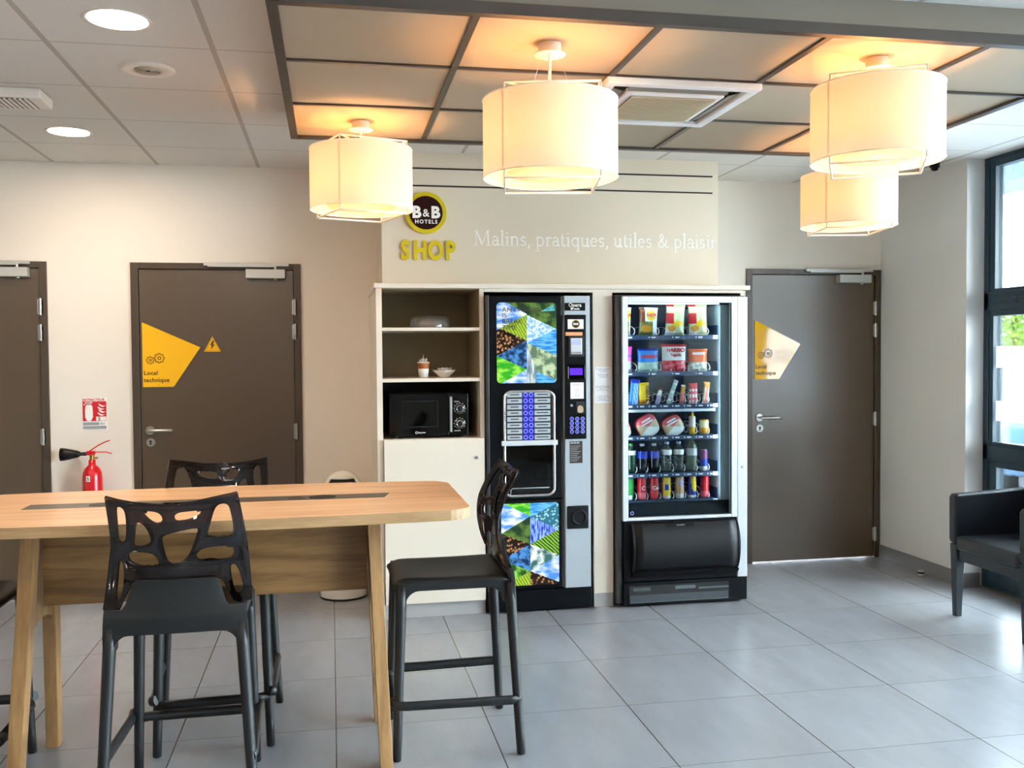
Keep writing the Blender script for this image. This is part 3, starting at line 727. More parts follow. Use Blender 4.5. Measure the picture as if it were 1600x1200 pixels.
# ================================================================ shelving cabinet
CF = 5.295
mat('strip_glow', 'f4fbff', .5, emit=2.5, ecol='dff2ff'); mat('flap_black', '0b0d11', .42, spec=.3, bump=.2, bscale=500); mat('grille_grey', '6d747a', .4, metal=.5); mat('clear_clip', 'cfe2ee', .2, emit=.15)
mat('bay_dark', '090c10', .4, spec=.2); mat('olive_dark', '9a8f10', .4); mat('screen_lilac', 'a9aede', .3, emit=.3)
mat('mesh_grey', '1d2730', .25)
mat('cup_brown', 'a8642c', .5, noise=.25, nscale=60)
def cabinet():
    r = thing('shelf_cabinet', 'tall cream cabinet with open shelves over a plain locked door', 'cabinet', (.55, CF, 0))
    D = 5.81
    MB().box(.247, .278, CF, W, .0, 1.843).build('side_panel', 'cream', r)
    MB().box(.824, .8475, CF, W-.1, .078, 1.843).build('side_panel', 'cream', r)
    MB().box(.278, .824, CF, D, 1.607, 1.625).build('shelf', 'cream', r, bevel=.001)
    MB().box(.278, .824, CF, D, 1.322, 1.342).build('shelf', 'cream', r, bevel=.001)
    MB().box(.278, .824, CF, D, .985, 1.004).build('shelf', 'cream', r, bevel=.001)
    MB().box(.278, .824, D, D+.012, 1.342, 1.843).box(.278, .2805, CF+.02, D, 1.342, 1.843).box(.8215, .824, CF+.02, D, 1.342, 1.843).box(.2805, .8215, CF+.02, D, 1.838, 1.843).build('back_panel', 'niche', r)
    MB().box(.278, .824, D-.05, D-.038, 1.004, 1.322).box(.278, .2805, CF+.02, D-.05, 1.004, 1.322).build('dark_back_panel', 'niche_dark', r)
    d = MB().box(.2815, .842, CF-.019, CF-.001, .083, 1.003).build('door', 'cream', r, bevel=.0015)
    MB().cyl((.796, CF-.026, .894), .0095, .007, 'y', 20).build('lock', 'steel', d)
    MB().box(.2475, .8455, CF+.004, CF+.02, 0, .078).build('plinth', 'plinth_grey', r)
cabinet()
def surround():
    r = thing('machine_surround', 'cream panel surround with top board framing the two vending machines', 'cabinet', (1.6, CF, 0))
    MB().box(.235, 2.447, CF-.012, W, 1.8435, 1.869).build('top_board', 'cream', r, bevel=.002)
    MB().box(2.408, 2.435, CF+.04, W, 0, 1.843).build('end_panel', 'cream', r)
    MB().box(1.484, 1.600, CF, CF+.025, .080, 1.843).build('pier_panel', 'cream', r, bevel=.001)
    MB().box(1.484, 1.600, CF+.004, CF+.025, 0, .078).build('plinth', 'plinth_grey', r)
    MB().box(.848, 1.484, CF+.0, CF+.02, 1.825, 1.843).box(1.600, 2.408, CF, CF+.02, 1.825, 1.843).build('top_rail', 'cream', r)
    MB().box(1.53, 1.545, CF+.026, W-.1, 0, 1.843).build('divider', 'cream', r)
surround()
def notice():
    r = thing('paper_notice', 'white printed notice taped between the two vending machines', 'notice', (1.545, CF, 1.185))
    MB().box(1.492, 1.592, CF-.0018, CF-.0006, 1.186, 1.396).build('sheet', 'white_paper', r)
    t = MB()
    for z, a, b in ((1.384, .008, .093), (1.377, .022, .078), (1.369, .028, .072), (1.352, .018, .082), (1.344, .024, .076), (1.336, .028, .072), (1.285, .008, .090), (1.277, .005, .095), (1.269, .028, .068), (1.261, .010, .088), (1.228, .02, .080), (1.219, .010, .088), (1.211, .026, .072), (1.203, .012, .088)):
        x = a
        while x < b-.004:
            wd = random.uniform(.006, .014); t.box(1.492+x, 1.492+min(x+wd, b), CF-.0022, CF-.0018, z-.0016, z+.0012); x += wd+.0025
    t.build('print_lines', 'grey_strip', r)
notice()

# ---------------------------------------------------------------- things on the shelves
def cake_dome():
    cx, cy, z = .566, 5.50, 1.625
    r = thing('cake_cover', 'clear plastic cake cover on the top shelf of the cabinet', 'cake cover', (cx, cy, z))
    MB().lathe([(.118, 0), (.119, .006), (.113, .045), (.104, .062), (.088, .068), (0, .070)], (cx, cy, z+.001), 36).build('dome', 'clear_plastic', r)
    MB().lathe([(0, .070), (.012, .071), (.016, .076), (.010, .079), (0, .079)], (cx, cy, z), 16).build('knob', 'clear_plastic', r)
cake_dome()
def cup():
    cx, cy, z = .520, 5.45, 1.342
    r = thing('paper_cup', 'white and brown paper coffee cup full of stirring sticks on the middle shelf', 'cup', (cx, cy, z))
    MB().lathe([(0, .001), (.026, .001), (.0305, .045)], (cx, cy, z), 24).lathe([(.0305, .045), (.0312, .052)], (cx, cy, z), 24).build('cup_body', 'white', r)
    MB().lathe([(.0312, .052), (.0345, .084)], (cx, cy, z), 24).build('brown_band', 'cup_brown', r)
    MB().lathe([(.0345, .084), (.0365, .086), (.0355, .090), (.033, .088), (.031, .050)], (cx, cy, z), 24).build('rim', 'white', r)
    s = MB(); rnd = random.Random(3)
    for k in range(26):
        a = rnd.uniform(0, 2*PI); q = rnd.uniform(.004, .028); h = rnd.uniform(.095, .112) if k else .13
        s.tube([(cx+.5*q*math.cos(a), cy+.5*q*math.sin(a), z+.04), (cx+q*math.cos(a), cy+q*math.sin(a), z+h)], .0027, 5, sq=(1.2, .6))
    tag(s.build('stirring_sticks', 'white', r), kind='stuff')
cup()
def bowl():
    cx, cy, z = .642, 5.47, 1.342
    r = thing('bowl', 'small white fluted bowl of sugar sachets on the middle shelf', 'bowl', (cx, cy, z))
    n = 48; prof = [(0, .002), (.026, .002), (.030, .008), (.050, .026), (.066, .042)]
    vs = []; 
    for i, (q, h) in enumerate(prof):
        for j in range(n):
            a = 2*PI*j/n; rr = q*(1+(.035*math.cos(12*a) if i >= 3 else 0)); vs.append((cx+rr*math.cos(a), cy+rr*math.sin(a), z+h+(.002*math.cos(12*a) if i == 4 else 0)))
    fs = [(i*n+j, i*n+(j+1) % n, (i+1)*n+(j+1) % n, (i+1)*n+j) for i in range(4) for j in range(n)]
    MB().add(vs, fs, 0, True).build('bowl_body', 'white_gloss', r, solid=.003)
    s = MB(); rnd = random.Random(5)
    for k in range(16):
        a = rnd.uniform(0, 2*PI); q = rnd.uniform(0, .042); x, y, h = cx+q*math.cos(a), cy+q*math.sin(a), z+.036+rnd.uniform(0, .012); t = rnd.uniform(0, PI); c_, s_ = math.cos(t)*.018, math.sin(t)*.018
        s.add([(x-c_-s_*.35, y-s_+c_*.35, h), (x+c_-s_*.35, y+s_+c_*.35, h+.004), (x+c_+s_*.35, y+s_-c_*.35, h+.008), (x-c_+s_*.35, y-s_-c_*.35, h+.004)], [(0, 1, 2, 3)])
    tag(s.build('sugar_sachets', 'white_paper', r, solid=.003), kind='stuff')
bowl()
def microwave():
    y0 = 5.335; x0, x1, z0, z1 = .316, .760, 1.014, 1.256
    r = thing('microwave_oven', 'black microwave oven with two silver dials in the cabinet niche', 'microwave', ((x0+x1)/2, y0, 1.004))
    MB().box(x0, x1, y0+.022, y0+.34, z0, z1).build('casing', 'black_satin', r, bevel=.006)
    d = MB().box(x0, x0+.335, y0, y0+.021, z0+.002, z1-.002).build('door', 'black_gloss', r, bevel=.003)
    MB().box(x0+.075, x0+.270, y0-.0012, y0, z0+.055, z1-.045).build('door_window', 'oven_glass', d)
    MB().box(x0+.072, x0+.273, y0-.0007, y0-.0003, z0+.052, z1-.042).build('window_mesh', 'mesh_grey', d)
    MB().box(x0+.3365, x1, y0, y0+.021, z0+.002, z1-.002).build('control_panel', 'black_gloss', r, bevel=.003)
    MB().box(x0+.338, x0+.352, y0-.010, y0, z0+.022, z1-.02).build('handle_strip', 'grey_strip', r, bevel=.003)
    for zc in (1.168, 1.083):
        k = MB().lathe([(.0, -.016), (.0165, -.016), (.018, -.014), (.019, 0)], (.712, y0, zc), 28, 'y').build('dial', 'black_satin', r)
        MB().tube([(.712+.0185*math.cos(2*PI*i/32), y0-.014, zc+.0185*math.sin(2*PI*i/32)) for i in range(32)], .0022, 6, closed=True).tube([(.712+.028*math.cos(2*PI*i/32), y0-.001, zc+.028*math.sin(2*PI*i/32)) for i in range(32)], .0014, 6, closed=True).build('silver_ring', 'chrome', k)
        mk = MB()
        for i in range(9):
            a = math.radians(210-i*30); mk.box(.712+.033*math.cos(a)-.0015, .712+.033*math.cos(a)+.0015, y0-.0008, y0, zc+.033*math.sin(a)-.0015, zc+.033*math.sin(a)+.0015)
        mk.build('dial_marks', 'white', k)
    text('lettering', 'POWER', .0085, 'white', r, .680, y0-.0008, 1.205, ext=.0002); text('lettering', 'MINUTES', .0085, 'white', r, .680, y0-.0008, 1.040, ext=.0002)
    MB().tube([(.467+.006*math.cos(2*PI*i/20), y0-.001, 1.036+.006*math.sin(2*PI*i/20)) for i in range(20)], .0014, 5, closed=True).build('brand_mark', 'white', d)
    text('brand_lettering', 'Bayview', .0125, 'white', d, .476, y0-.001, 1.032, ext=.0002, off=.0002)
    for fx, fy in ((x0+.04, y0+.05), (x1-.04, y0+.05), (x0+.04, y0+.3), (x1-.04, y0+.3)): MB().cyl((fx, fy, 1.004), .012, .0105).build('foot', 'black', r)
microwave()

# ================================================================ coffee machine
P = {}
for nm, c1, c2, s_, k, st in (('sky', '4f8fe0', 'eaf2fb', 9, 'noise', (1, 1, 2.5)), ('green_field', '6d8f16', 'b3cc3a', 22, 'wave', (1, 1, 1)), ('beans', 'c98f5c', '1e0c05', 60, 'voronoi', (1, 1, 1)),
    ('water', '12305a', '4d8fd0', 26, 'noise', (1, 1, 1)), ('bright_green', '2fa81c', '9be04a', 14, 'noise', (1, 1, 2)), ('dark_green', '1c3b1e', '5c7d33', 16, 'noise', (1, 1, 1)), ('teal', '2d8f96', '84d0d0', 12, 'noise', (1, 1, 1)),
    ('light_blue', '7db4de', 'e5f3fa', 60, 'noise', (1, 1, 1)), ('blue', '2a7fd0', '6fc0f0', 30, 'noise', (.4, .4, 3)), ('sage', '5f7a5f', 'c0cfa4', 22, 'noise', (1, 1, 1)), ('stone', '6e8390', 'd5dde0', 18, 'noise', (2, 1, .5)),
    ('falls', '2338b8', '9cc0ff', 40, 'noise', (3, 1, .5)), ('terrace', '234a12', '8fc03a', 16, 'wave', (1, 1, 2)), ('pebble', 'a9dbe0', '2c6f86', 60, 'voronoi', (1, 1, 1)), ('glacier', '3d6c6a', 'f2f6f4', 15, 'noise', (1, 1, 1)), ('plants', '1d4a18', '8ccf52', 24, 'noise', (1, 1, .6))):
    picmat('print_'+nm, c1, c2, s_, k, st)
def poster(name, parent, x0, x1, z0, z1, tris, y):
    mats = ['print_'+t[0] for t in tris]; u = []
    for m_ in mats:
        if m_ not in u: u.append(m_)
    rr = rrect(x0, x1, z0, z1, .022, 6); b = MB(); b.prism(rr, y, y+.004, 'y', 0)
    for k, (nm, pts) in enumerate(tris):
        poly = [(x0+(x1-x0)*p[0], z1-(z1-z0)*p[1]) for p in pts]
        A = sum(poly[i-1][0]*poly[i][1]-poly[i][0]*poly[i-1][1] for i in range(len(poly)))
        c = clip(poly, rr)
        if len(c) > 2: b.prism(c, y-.0006-.00012*k, y, 'y', u.index('print_'+nm))
    return b.build(name, u, parent)
UP = [('sky', [(0,0),(.5,0),(.5,.15),(0,.34)]), ('dark_green', [(.17,0),(.5,0),(.5,.14)]), ('green_field', [(.05,.32),(.5,.15),(.5,.47)]), ('beans', [(0,.34),(.5,.47),(0,.66)]), ('beans', [(0,.34),(.06,.32),(.5,.47),(0,.5)]), ('water', [(0,.66),(.5,.47),(.5,.83)]),
      ('bright_green', [(0,.66),(.5,.83),(.1,1),(0,1)]), ('sky', [(.08,1),(.5,.83),(.5,1)]), ('dark_green', [(.5,0),(1,0),(1,.33),(.5,.15)]), ('teal', [(.74,.11),(.95,.02),(.98,.10)]), ('light_blue', [(.5,.15),(1,.33),(.5,.5)]),
      ('blue', [(.6,.47),(1,.32),(1,.66),(.5,.5)]), ('sage', [(.5,.5),(1,.66),(1,.97),(.66,.86)]), ('stone', [(.5,.5),(.66,.86),(.5,.83)]), ('stone', [(.5,.83),(.66,.86),(.66,1),(.5,1)]), ('blue', [(.66,.86),(1,.97),(1,1),(.66,1)])]
LO = [('bright_green', [(.05,0),(.5,0),(.5,.16)]), ('sky', [(0,0),(.05,0),(.5,.16),(0,.36)]), ('dark_green', [(0,.36),(.5,.16),(.5,.5)]), ('beans', [(0,.36),(.5,.5),(0,.68)]), ('water', [(0,.68),(.5,.5),(.5,.83)]), ('plants', [(0,.68),(.5,.83),(0,1)]), ('green_field', [(0,1),(.5,.83),(.5,1)]),
      ('blue', [(.5,0),(1,0),(.5,.17)]), ('pebble', [(.5,.17),(1,0),(1,.33)]), ('falls', [(.5,.17),(1,.33),(.5,.5)]), ('terrace', [(.5,.5),(1,.33),(1,.65)]), ('glacier', [(.5,.5),(1,.65),(.5,.83)]), ('sky', [(.5,.83),(1,.65),(1,.98)]), ('beans', [(.5,.83),(1,.98),(1,1),(.5,1)])]
def coffee_machine():
    x0, x1 = .853, 1.462; y0 = 5.27
    r = thing('coffee_vending_machine', 'tall black and silver coffee vending machine with landscape photo panels', 'vending machine', (1.158, y0, 0))
    MB().box(x0, x1, y0+.05, y0+.70, .02, 1.806).build('casing', 'machine_side', r, bevel=.004)
    MB().box(x0+.004, x1+.002, y0-.004, y0+.05, .012, .126).build('plinth', 'machine_dark', r, bevel=.004)
    MB().box(x0+.02, x1-.02, y0+.06, y0+.6, 0, .02).build('feet_block', 'black', r)
    # dark door: upper, middle and lower leaf
    d = MB().box(x0+.022, 1.296, y0+.005, y0+.049, .646, 1.803).build('upper_door', 'machine_dark', r, bevel=.006)
    l = MB().box(x0+.022, 1.296, y0+.005, y0+.049, .129, .642).build('lower_door', 'machine_dark', r, bevel=.006)
    MB().box(x0, x0+.020, y0+.0, y0+.049, .128, 1.806).build('chrome_edge', 'machine_side', r, bevel=.003)
    MB().add([(1.297, y0+.03, .129), (1.310, y0+.0, .129), (1.310, y0, 1.803), (1.297, y0+.03, 1.803), (1.297, y0+.049, .129), (1.31, y0+.049, .129), (1.31, y0+.049, 1.803), (1.297, y0+.049, 1.803)], [(0,1,2,3),(4,7,6,5),(0,4,5,1),(3,2,6,7),(0,3,7,4),(1,5,6,2)]).box(1.310, x1-.003, y0, y0+.049, .129, 1.803).build('silver_column', 'silver_front', r)
    poster('photo_panel', d, .917, 1.262, 1.309, 1.764, UP, y0+.003)
    for i, (s, z) in enumerate((('ANYWHERE', 1.712), ('IS', 1.680), ('BREAK', 1.646), ('TIME', 1.612))):
        text('panel_lettering', s, .036, 'ink', d, .948, y0-.0003, z, ext=.0003, sx=1.05 if s != 'ANYWHERE' else 1.1, space=1.05)
    poster('photo_panel', l, .935, 1.270, .155, .625, LO, y0+.003)
    # selection window with chrome frame
    fx0, fx1, fz0, fz1 = .950, 1.250, .664, 1.268
    ring = [(px, y0-.004, pz) for px, pz in rrect(fx0+.006, fx1-.006, fz0+.006, fz1-.006, .04, 7)]
    MB().tube(ring, .0085, 10, closed=True, sq=(1, 1)).build('chrome_frame', 'chrome', d)
    MB().prism(rrect(fx0+.012, fx1-.012, .99, fz1-.012, .025, 4), y0-.002, y0+.006).build('button_field', 'black', d)
    s1 = MB(); s2 = MB(); bt = MB(); pr = MB()
    MB().box(1.062, 1.126, y0-.0045, y0-.002, .966, 1.254).build('blue_button_strip', 'blue_glow', d)
    for k in range(9):
        z = 1.243-k*.0345
        for a, b in ((.972, 1.058), (1.130, 1.222)):
            c_ = MB().box(a, b, y0-.006, y0-.002, z-.0135, z+.0125).build('drink_label', 'silver_front', d, bevel=.001)
            w_ = random.uniform(.5, .8); MB().box((a+b)/2-(b-a)/2*w_, (a+b)/2+(b-a)/2*w_, y0-.0065, y0-.006, z-.002, z+.003).build('label_print', 'machine_dark', c_)
        for xx in (1.078, 1.110):
            bb = MB().cyl((xx, y0-.008, z), .0105, .004, 'y', 18).build('drink_button', 'blue_glow', d)
            MB().tube([(xx+.0105*math.cos(2*PI*i/18), y0-.0082, z+.0105*math.sin(2*PI*i/18)) for i in range(18)], .0016, 5, closed=True).build('button_ring', 'ring_glow', bb)
    MB().box(.938, 1.262, y0-.016, y0-.004, .955, .984).build('white_grip_bar', 'silver_bright', d, bevel=.004)
    MB().box(fx0+.014, fx1-.014, y0+.0025, y0+.0045, .68, .945).build('cup_bay_back', 'bay_dark', d)
    MB().box(1.0, 1.03, y0+.0005, y0+.0024, .70, .93).box(1.09, 1.13, y0+.0005, y0+.0024, .70, .93).build('cup_guide', 'slot_metal', d)
    MB().tube([(.99, y0-.003, .675), (.99, y0-.003, .700), (1.0, y0-.003, .712), (1.215, y0-.003, .712)], .003, 6).build('bay_trim', 'grey_strip', d)
    MB().box(fx0+.014, fx1-.014, y0-.003, y0-.001, .675, .95).build('cup_bay_glass', 'oven_glass', d)
    # payment column
    MB().box(1.309, 1.431, y0-.005, y0, 1.719, 1.763).build('badge', 'machine_dark', r, bevel=.001)
    text('badge_lettering', 'Opera', .029, 'letter_white', r, 1.370, y0-.0058, 1.741, 'CENTER', off=.0005, ext=.0003); text('badge_lettering', 'necta', .016, 'letter_white', r, 1.379, y0-.0058, 1.7245, 'CENTER', off=.0005, ext=.0003)
    MB().box(1.345, 1.357, y0-.0058, y0-.005, 1.724, 1.736).build('badge_symbol', 'letter_white', r)
    p = MB().box(1.307, 1.434, y0-.012, y0, .985, 1.695).build('payment_panel', 'machine_dark', r, bevel=.005)
    y = y0-.012
    MB().box(1.325, 1.418, y-.0012, y, 1.614, 1.669).build('logo_sticker', 'white', p)
    lg = MB().cyl((1.372, y-.002, 1.642), .0235, .0008, 'y', 28).build('sticker_ring', 'olive_dark', p)
    MB().cyl((1.372, y-.0025, 1.642), .019, .0008, 'y', 28).build('sticker_disc', 'dark_brown', lg)
    text('sticker_lettering', 'B&B', .017, 'letter_white', lg, 1.372, y-.003, 1.637, 'CENTER', off=.0006, ext=.0002)
    MB().box(1.311, 1.409, y-.010, y, 1.576, 1.596).build('note_slot', 'orange_slot', p, bevel=.002)
    MB().box(1.330, 1.420, y-.003, y, 1.455, 1.572).build('reader_frame', 'black', p, bevel=.002)
    MB().box(1.341, 1.407, y-.006, y-.003, 1.470, 1.562).build('card_reader', 'silver_bright', p, bevel=.002)
    MB().box(1.347, 1.400, y-.007, y-.006, 1.523, 1.556).build('reader_screen', 'screen_lilac', p)
    MB().box(1.345, 1.402, y-.007, y-.006, 1.473, 1.484).build('reader_keys', 'grey_strip', p)
    MB().box(1.322, 1.425, y-.004, y, 1.330, 1.412).build('display_frame', 'black_gloss', p, bevel=.002)
    MB().box(1.335, 1.409, y-.006, y-.004, 1.352, 1.391).build('purple_display', 'purple_glow', p)
    MB().box(1.324, 1.328, y-.007, y-.004, 1.33, 1.40).build('display_edge', 'steel', p)
    MB().box(1.339, 1.417, y-.0012, y, 1.216, 1.309).build('instruction_label', 'white_paper', p)
    t = MB()
    for z, a, b in ((1.299, .006, .07), (1.292, .018, .06), (1.272, .03, .05), (1.262, .025, .055), (1.252, .03, .05), (1.242, .025, .055), (1.232, .025, .055)): t.box(1.339+a, 1.339+b, y-.0016, y-.0012, z-.001, z+.001)
    t.build('label_print', 'grey_strip', p)
    MB().box(1.372, 1.420, y-.003, y, 1.132, 1.200).build('coin_bezel', 'black', p, bevel=.002)
    MB().prism(chaikin([(1.378, 1.136), (1.412, 1.136), (1.412, 1.165), (1.402, 1.178), (1.384, 1.176), (1.378, 1.165)]), y-.010, y-.003).build('coin_chute', 'beige_plastic', p)
    MB().cyl((1.345, y-.006, 1.178), .007, .006, 'y', 14).build('return_button', 'grey_strip', p)
    for rr_ in range(4):
        for cc in range(3):
            x_, z_ = 1.345+cc*.032, 1.101-rr_*.0243
            kb = MB().cyl((x_, y-.004, z_), .0105, .004, 'y', 16).build('keypad_button', 'blue_glow', p)
            MB().tube([(x_+.0102*math.cos(2*PI*i/16), y-.0045, z_+.0102*math.sin(2*PI*i/16)) for i in range(16)], .0014, 5, closed=True).build('button_ring', 'ring_glow', kb)
            text('button_number', '123456789*0#'[rr_*3+cc], .011, 'ring_glow', kb, x_, y-.0045, z_-.0035, 'CENTER', ext=.0003)
    pl = MB().box(1.336, 1.411, y0-.0015, y0, .846, .972).build('price_list', 'ink', r)
    t = MB().box(1.34, 1.355, y0-.0022, y0-.0015, .957, .968).box(1.358, 1.374, y0-.0022, y0-.0015, .957, .968).box(1.377, 1.392, y0-.0022, y0-.0015, .957, .968)
    for k in range(9): t.box(1.34, 1.40-.01*(k % 3), y0-.0022, y0-.0015, .942-k*.0105, .945-k*.0105)
    t.build('price_print', 'grey_strip', pl)
    MB().box(1.318, 1.444, y0-.010, y0, .468, .601).build('coin_return_plate', 'black_satin', r, bevel=.006)
    MB().lathe([(.047, -.010), (.047, -.016), (.040, -.022), (.034, -.018), (.031, -.010)], (1.386, y0, .536), 32, 'y').lathe([(0, -.0125), (.030, -.0125)], (1.386, y0, .536), 28, 'y').build('coin_return_ring', 'black_satin', r)
coffee_machine()

# ================================================================ snack machine
def snack_machine():
    x0, x1, y0 = 1.606, 2.404, 5.23
    r = thing('snack_vending_machine', 'silver glass-fronted snack and drink vending machine with black delivery flap', 'vending machine', (2.0, y0, 0))
    gx0, gx1, gz0, gz1 = 1.673, 2.305, .523, 1.765
    cx0, cx1 = 1.650, 2.330; yb = 5.92
    MB().box(x0, cx0, y0+.04, yb, .02, 1.808).box(cx1, x1, y0+.04, yb, .02, 1.808).box(cx0, cx1, y0+.04, yb, 1.775, 1.808).box(cx0, cx1, y0+.04, yb, .02, .50).box(cx0, cx1, yb-.03, yb, .5, 1.775).build('casing', 'machine_side', r)
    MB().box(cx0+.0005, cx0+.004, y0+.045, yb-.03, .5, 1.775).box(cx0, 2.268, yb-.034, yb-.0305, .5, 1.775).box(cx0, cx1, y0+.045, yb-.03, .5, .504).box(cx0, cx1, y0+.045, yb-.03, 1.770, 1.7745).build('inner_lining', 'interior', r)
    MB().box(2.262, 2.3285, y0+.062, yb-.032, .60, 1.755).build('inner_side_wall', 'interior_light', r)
    MB().box(cx0, 2.30, y0+.052, y0+.075, .505, .60).build('inner_kick_board', 'machine_dark', r)
    lt2 = MB().box(cx0+.02, 2.25, y0+.05, y0+.06, 1.757, 1.768).build('interior_light_strip', 'strip_glow', r)
    for loc, sx_, sy_, rot in (((1.95, y0+.07, 1.752), .6, .04, (math.radians(-25), 0, 0)),):
        ld = bpy.data.lights.new('cabinet_light', 'AREA'); ld.shape = 'RECTANGLE'; ld.size = sx_; ld.size_y = sy_; ld.energy = .5; ld.color = (.85, .95, 1)
        o = bpy.data.objects.new('cabinet_light', ld); COL.objects.link(o); o.parent = r; o.location = Vector(loc)-Vector((2.0, y0, 0)); o.rotation_euler = (math.radians(35), 0, 0)
    for lx, dx in ((1.668, .5), (2.250, -.5)):
        ld = bpy.data.lights.new('cabinet_light', 'AREA'); ld.shape = 'RECTANGLE'; ld.size = .03; ld.size_y = 1.1; ld.energy = 1.7; ld.color = (.85, .94, 1)
        o = bpy.data.objects.new('cabinet_light', ld); COL.objects.link(o); o.parent = r; o.location = (lx-2.0, .055, 1.17)
        o.rotation_euler = Vector((dx, .55, 0)).to_track_quat('-Z', 'Y').to_euler()
    dr = MB()
    dr.box(1.640, gx0, y0, y0+.038, .505, 1.800).box(gx1, 2.3405, y0, y0+.038, .505, 1.800).box(gx0, gx1, y0, y0+.038, gz1, 1.800).box(gx0, gx1, y0, y0+.038, .505, gz0)
    do = dr.build('glass_door', 'silver_bright', r, bevel=.003)
    MB().box(gx0, gx1, y0+.010, y0+.015, gz0, gz1).build('glass_pane', 'machine_glass', do)
    MB().box(gx0, gx0+.003, y0+.004, y0+.010, gz0, gz1).box(gx1-.003, gx1, y0+.004, y0+.010, gz0, gz1).build('gasket', 'machine_dark', do)
    MB().tube([(1.697+.009*math.cos(2*PI*i/18), y0+.008, .549+.009*math.sin(2*PI*i/18)) for i in range(18)], .0015, 5, closed=True).build('glass_sticker', 'ring_glow', do)
    c = MB().box(2.342, x1, y0, y0+.038, .148, 1.800).build('silver_column', 'silver_bright', r, bevel=.004)
    MB().cyl((2.372, y0-.006, .80), .0085, .006, 'y', 16).build('lock', 'steel', c)
    MB().box(x0+.0, 1.639, y0+.022, y0+.04, .03, 1.806).build('side_edge', 'machine_side', r, bevel=.003)
    MB().box(1.645, 2.3405, y0+.006, y0+.039, .15, .503).build('lower_panel', 'machine_dark', r, bevel=.004)
    # curved delivery flap
    def drum(u, v):
        a = math.radians(-50+115*v); return (1.700+.625*u, y0+.045-.095*math.cos(a)-.0, .342+.150*math.sin(a)/math.sin(math.radians(65)) if True else 0)
    dd = MB().grid(drum, 12, 16); d0 = dd.build('delivery_flap', 'flap_black', r, solid=.006)
    for xa, xb in ((1.686, 1.699), (2.326, 2.339)):
        prof = [(drum(0, v/16)[1]-.004, drum(0, v/16)[2]) for v in range(17)]+[(y0+.006, .485), (y0+.006, .215)]
        MB().prism(prof, xa, xb, 'x').build('flap_cheek', 'black_satin', d0)
    MB().box(1.90, 2.06, y0-.022, y0-.008, .470, .484).build('flap_handle', 'black_gloss', r, bevel=.002)
    text('flap_lettering', 'POUSSER', .012, 'grey_strip', r, 1.98, y0-.0228, .472, 'CENTER', ext=.0003)
    MB().prism([(y0-.04, .205), (y0+.006, .225), (y0+.006, .178), (y0-.012, .178)], 1.690, 2.335, 'x').build('flap_ledge', 'black_satin', r)
    # kick grille
    MB().box(1.642, x1, y0+.004, y0+.04, .012, .144).build('kick_panel', 'machine_dark', r, bevel=.003)
    MB().box(1.65, 2.39, y0+.05, y0+.6, 0, .02).build('feet_block', 'black', r)
    MB().box(1.676, 2.290, y0+.0015, y0+.004, .028, .125).build('grille_recess', 'black', r)
    g = MB(); k = 1.682
    while k < 2.285: g.box(k, k+.0035, y0-.001, y0+.0015, .030, .072); k += .0072
    k = 1.70
    while k < 1.80: g.box(k, k+.0035, y0-.001, y0+.0015, .095, .115); k += .0066
    g.box(1.68, 2.285, y0-.002, y0+.0015, .026, .030).box(1.955, 2.08, y0-.001, y0+.0015, .097, .115).box(2.10, 2.285, y0-.001, y0+.0015, .092, .101)
    g.build('grille_bars', 'grille_grey', r)
    # trays with price rails
    yf = 5.315
    for k, (z, n) in enumerate(TRAYS):
        if z < .62: tr_x1 = 2.258
        else: tr_x1 = 2.258
        t = MB().box(cx0+.006, tr_x1, yf, yb-.05, z-.012, z-.008).box(cx0+.006, tr_x1, yf-.004, yf, z-.030, z-.004).box(tr_x1-.004, tr_x1, yf, yb-.05, z-.012, z+.055)
        to = t.build('tray', 'interior', r)
        pr = MB(); x = 1.68
        while x < 2.21:
            pr.box(x, x+.006, yf-.0052, yf-.004, z-.021, z-.012); pr.box(x+.018, x+.044, yf-.0052, yf-.004, z-.021, z-.013); x += .58/n
        pr.build('price_tags', 'white_paper', to)
        MB().box(2.222, 2.252, yf-.009, yf-.004, z-.026, z-.006).build('tray_clip', 'clear_clip', to)
    b = MB().box(cx0+.006, 2.235, yf-.012, yf-.008, 1.128, 1.144).build('white_divider_strip', 'silver_bright', r)
    return r
TRAYS = [(1.582, 4), (1.368, 4), (1.178, 8), (.992, 8), (.772, 8), (.612, 8)]
SM = snack_machine()
YF = 5.325
def px(u): return 1.673+(u-981)*.00392
def coil(x, z, R, depth=.42, turns=3, tilt=0):
    pts = []; n = 22*turns
    for i in range(n+1):
        a = 2*PI*i/22-PI*.4; pts.append((x+R*math.cos(a), YF+.002+depth*i/n, z+R+.002+R*math.sin(a)))
    MB().tube(pts, .0026, 5).build('spiral_coil', 'wire', SM)
for k, (z, us, R) in enumerate(((1.582, (977, 995, 1033, 1072, 1092, 1112), .026), (1.368, (984, 998, 1021, 1036, 1053, 1074, 1098, 1114), .026), (1.178, (984, 999, 1016, 1035, 1055, 1075, 1094, 1113), .026), (.992, (1093, 1113), .026), (.772, (981, 998, 1015, 1035, 1056, 1074, 1094, 1113), .025), (.612, (998, 1016, 1036, 1057, 1076, 1096, 1114), .022))):
    for u in us:
        if px(u) < 1.68: continue
        coil(px(u), z-.002, R)
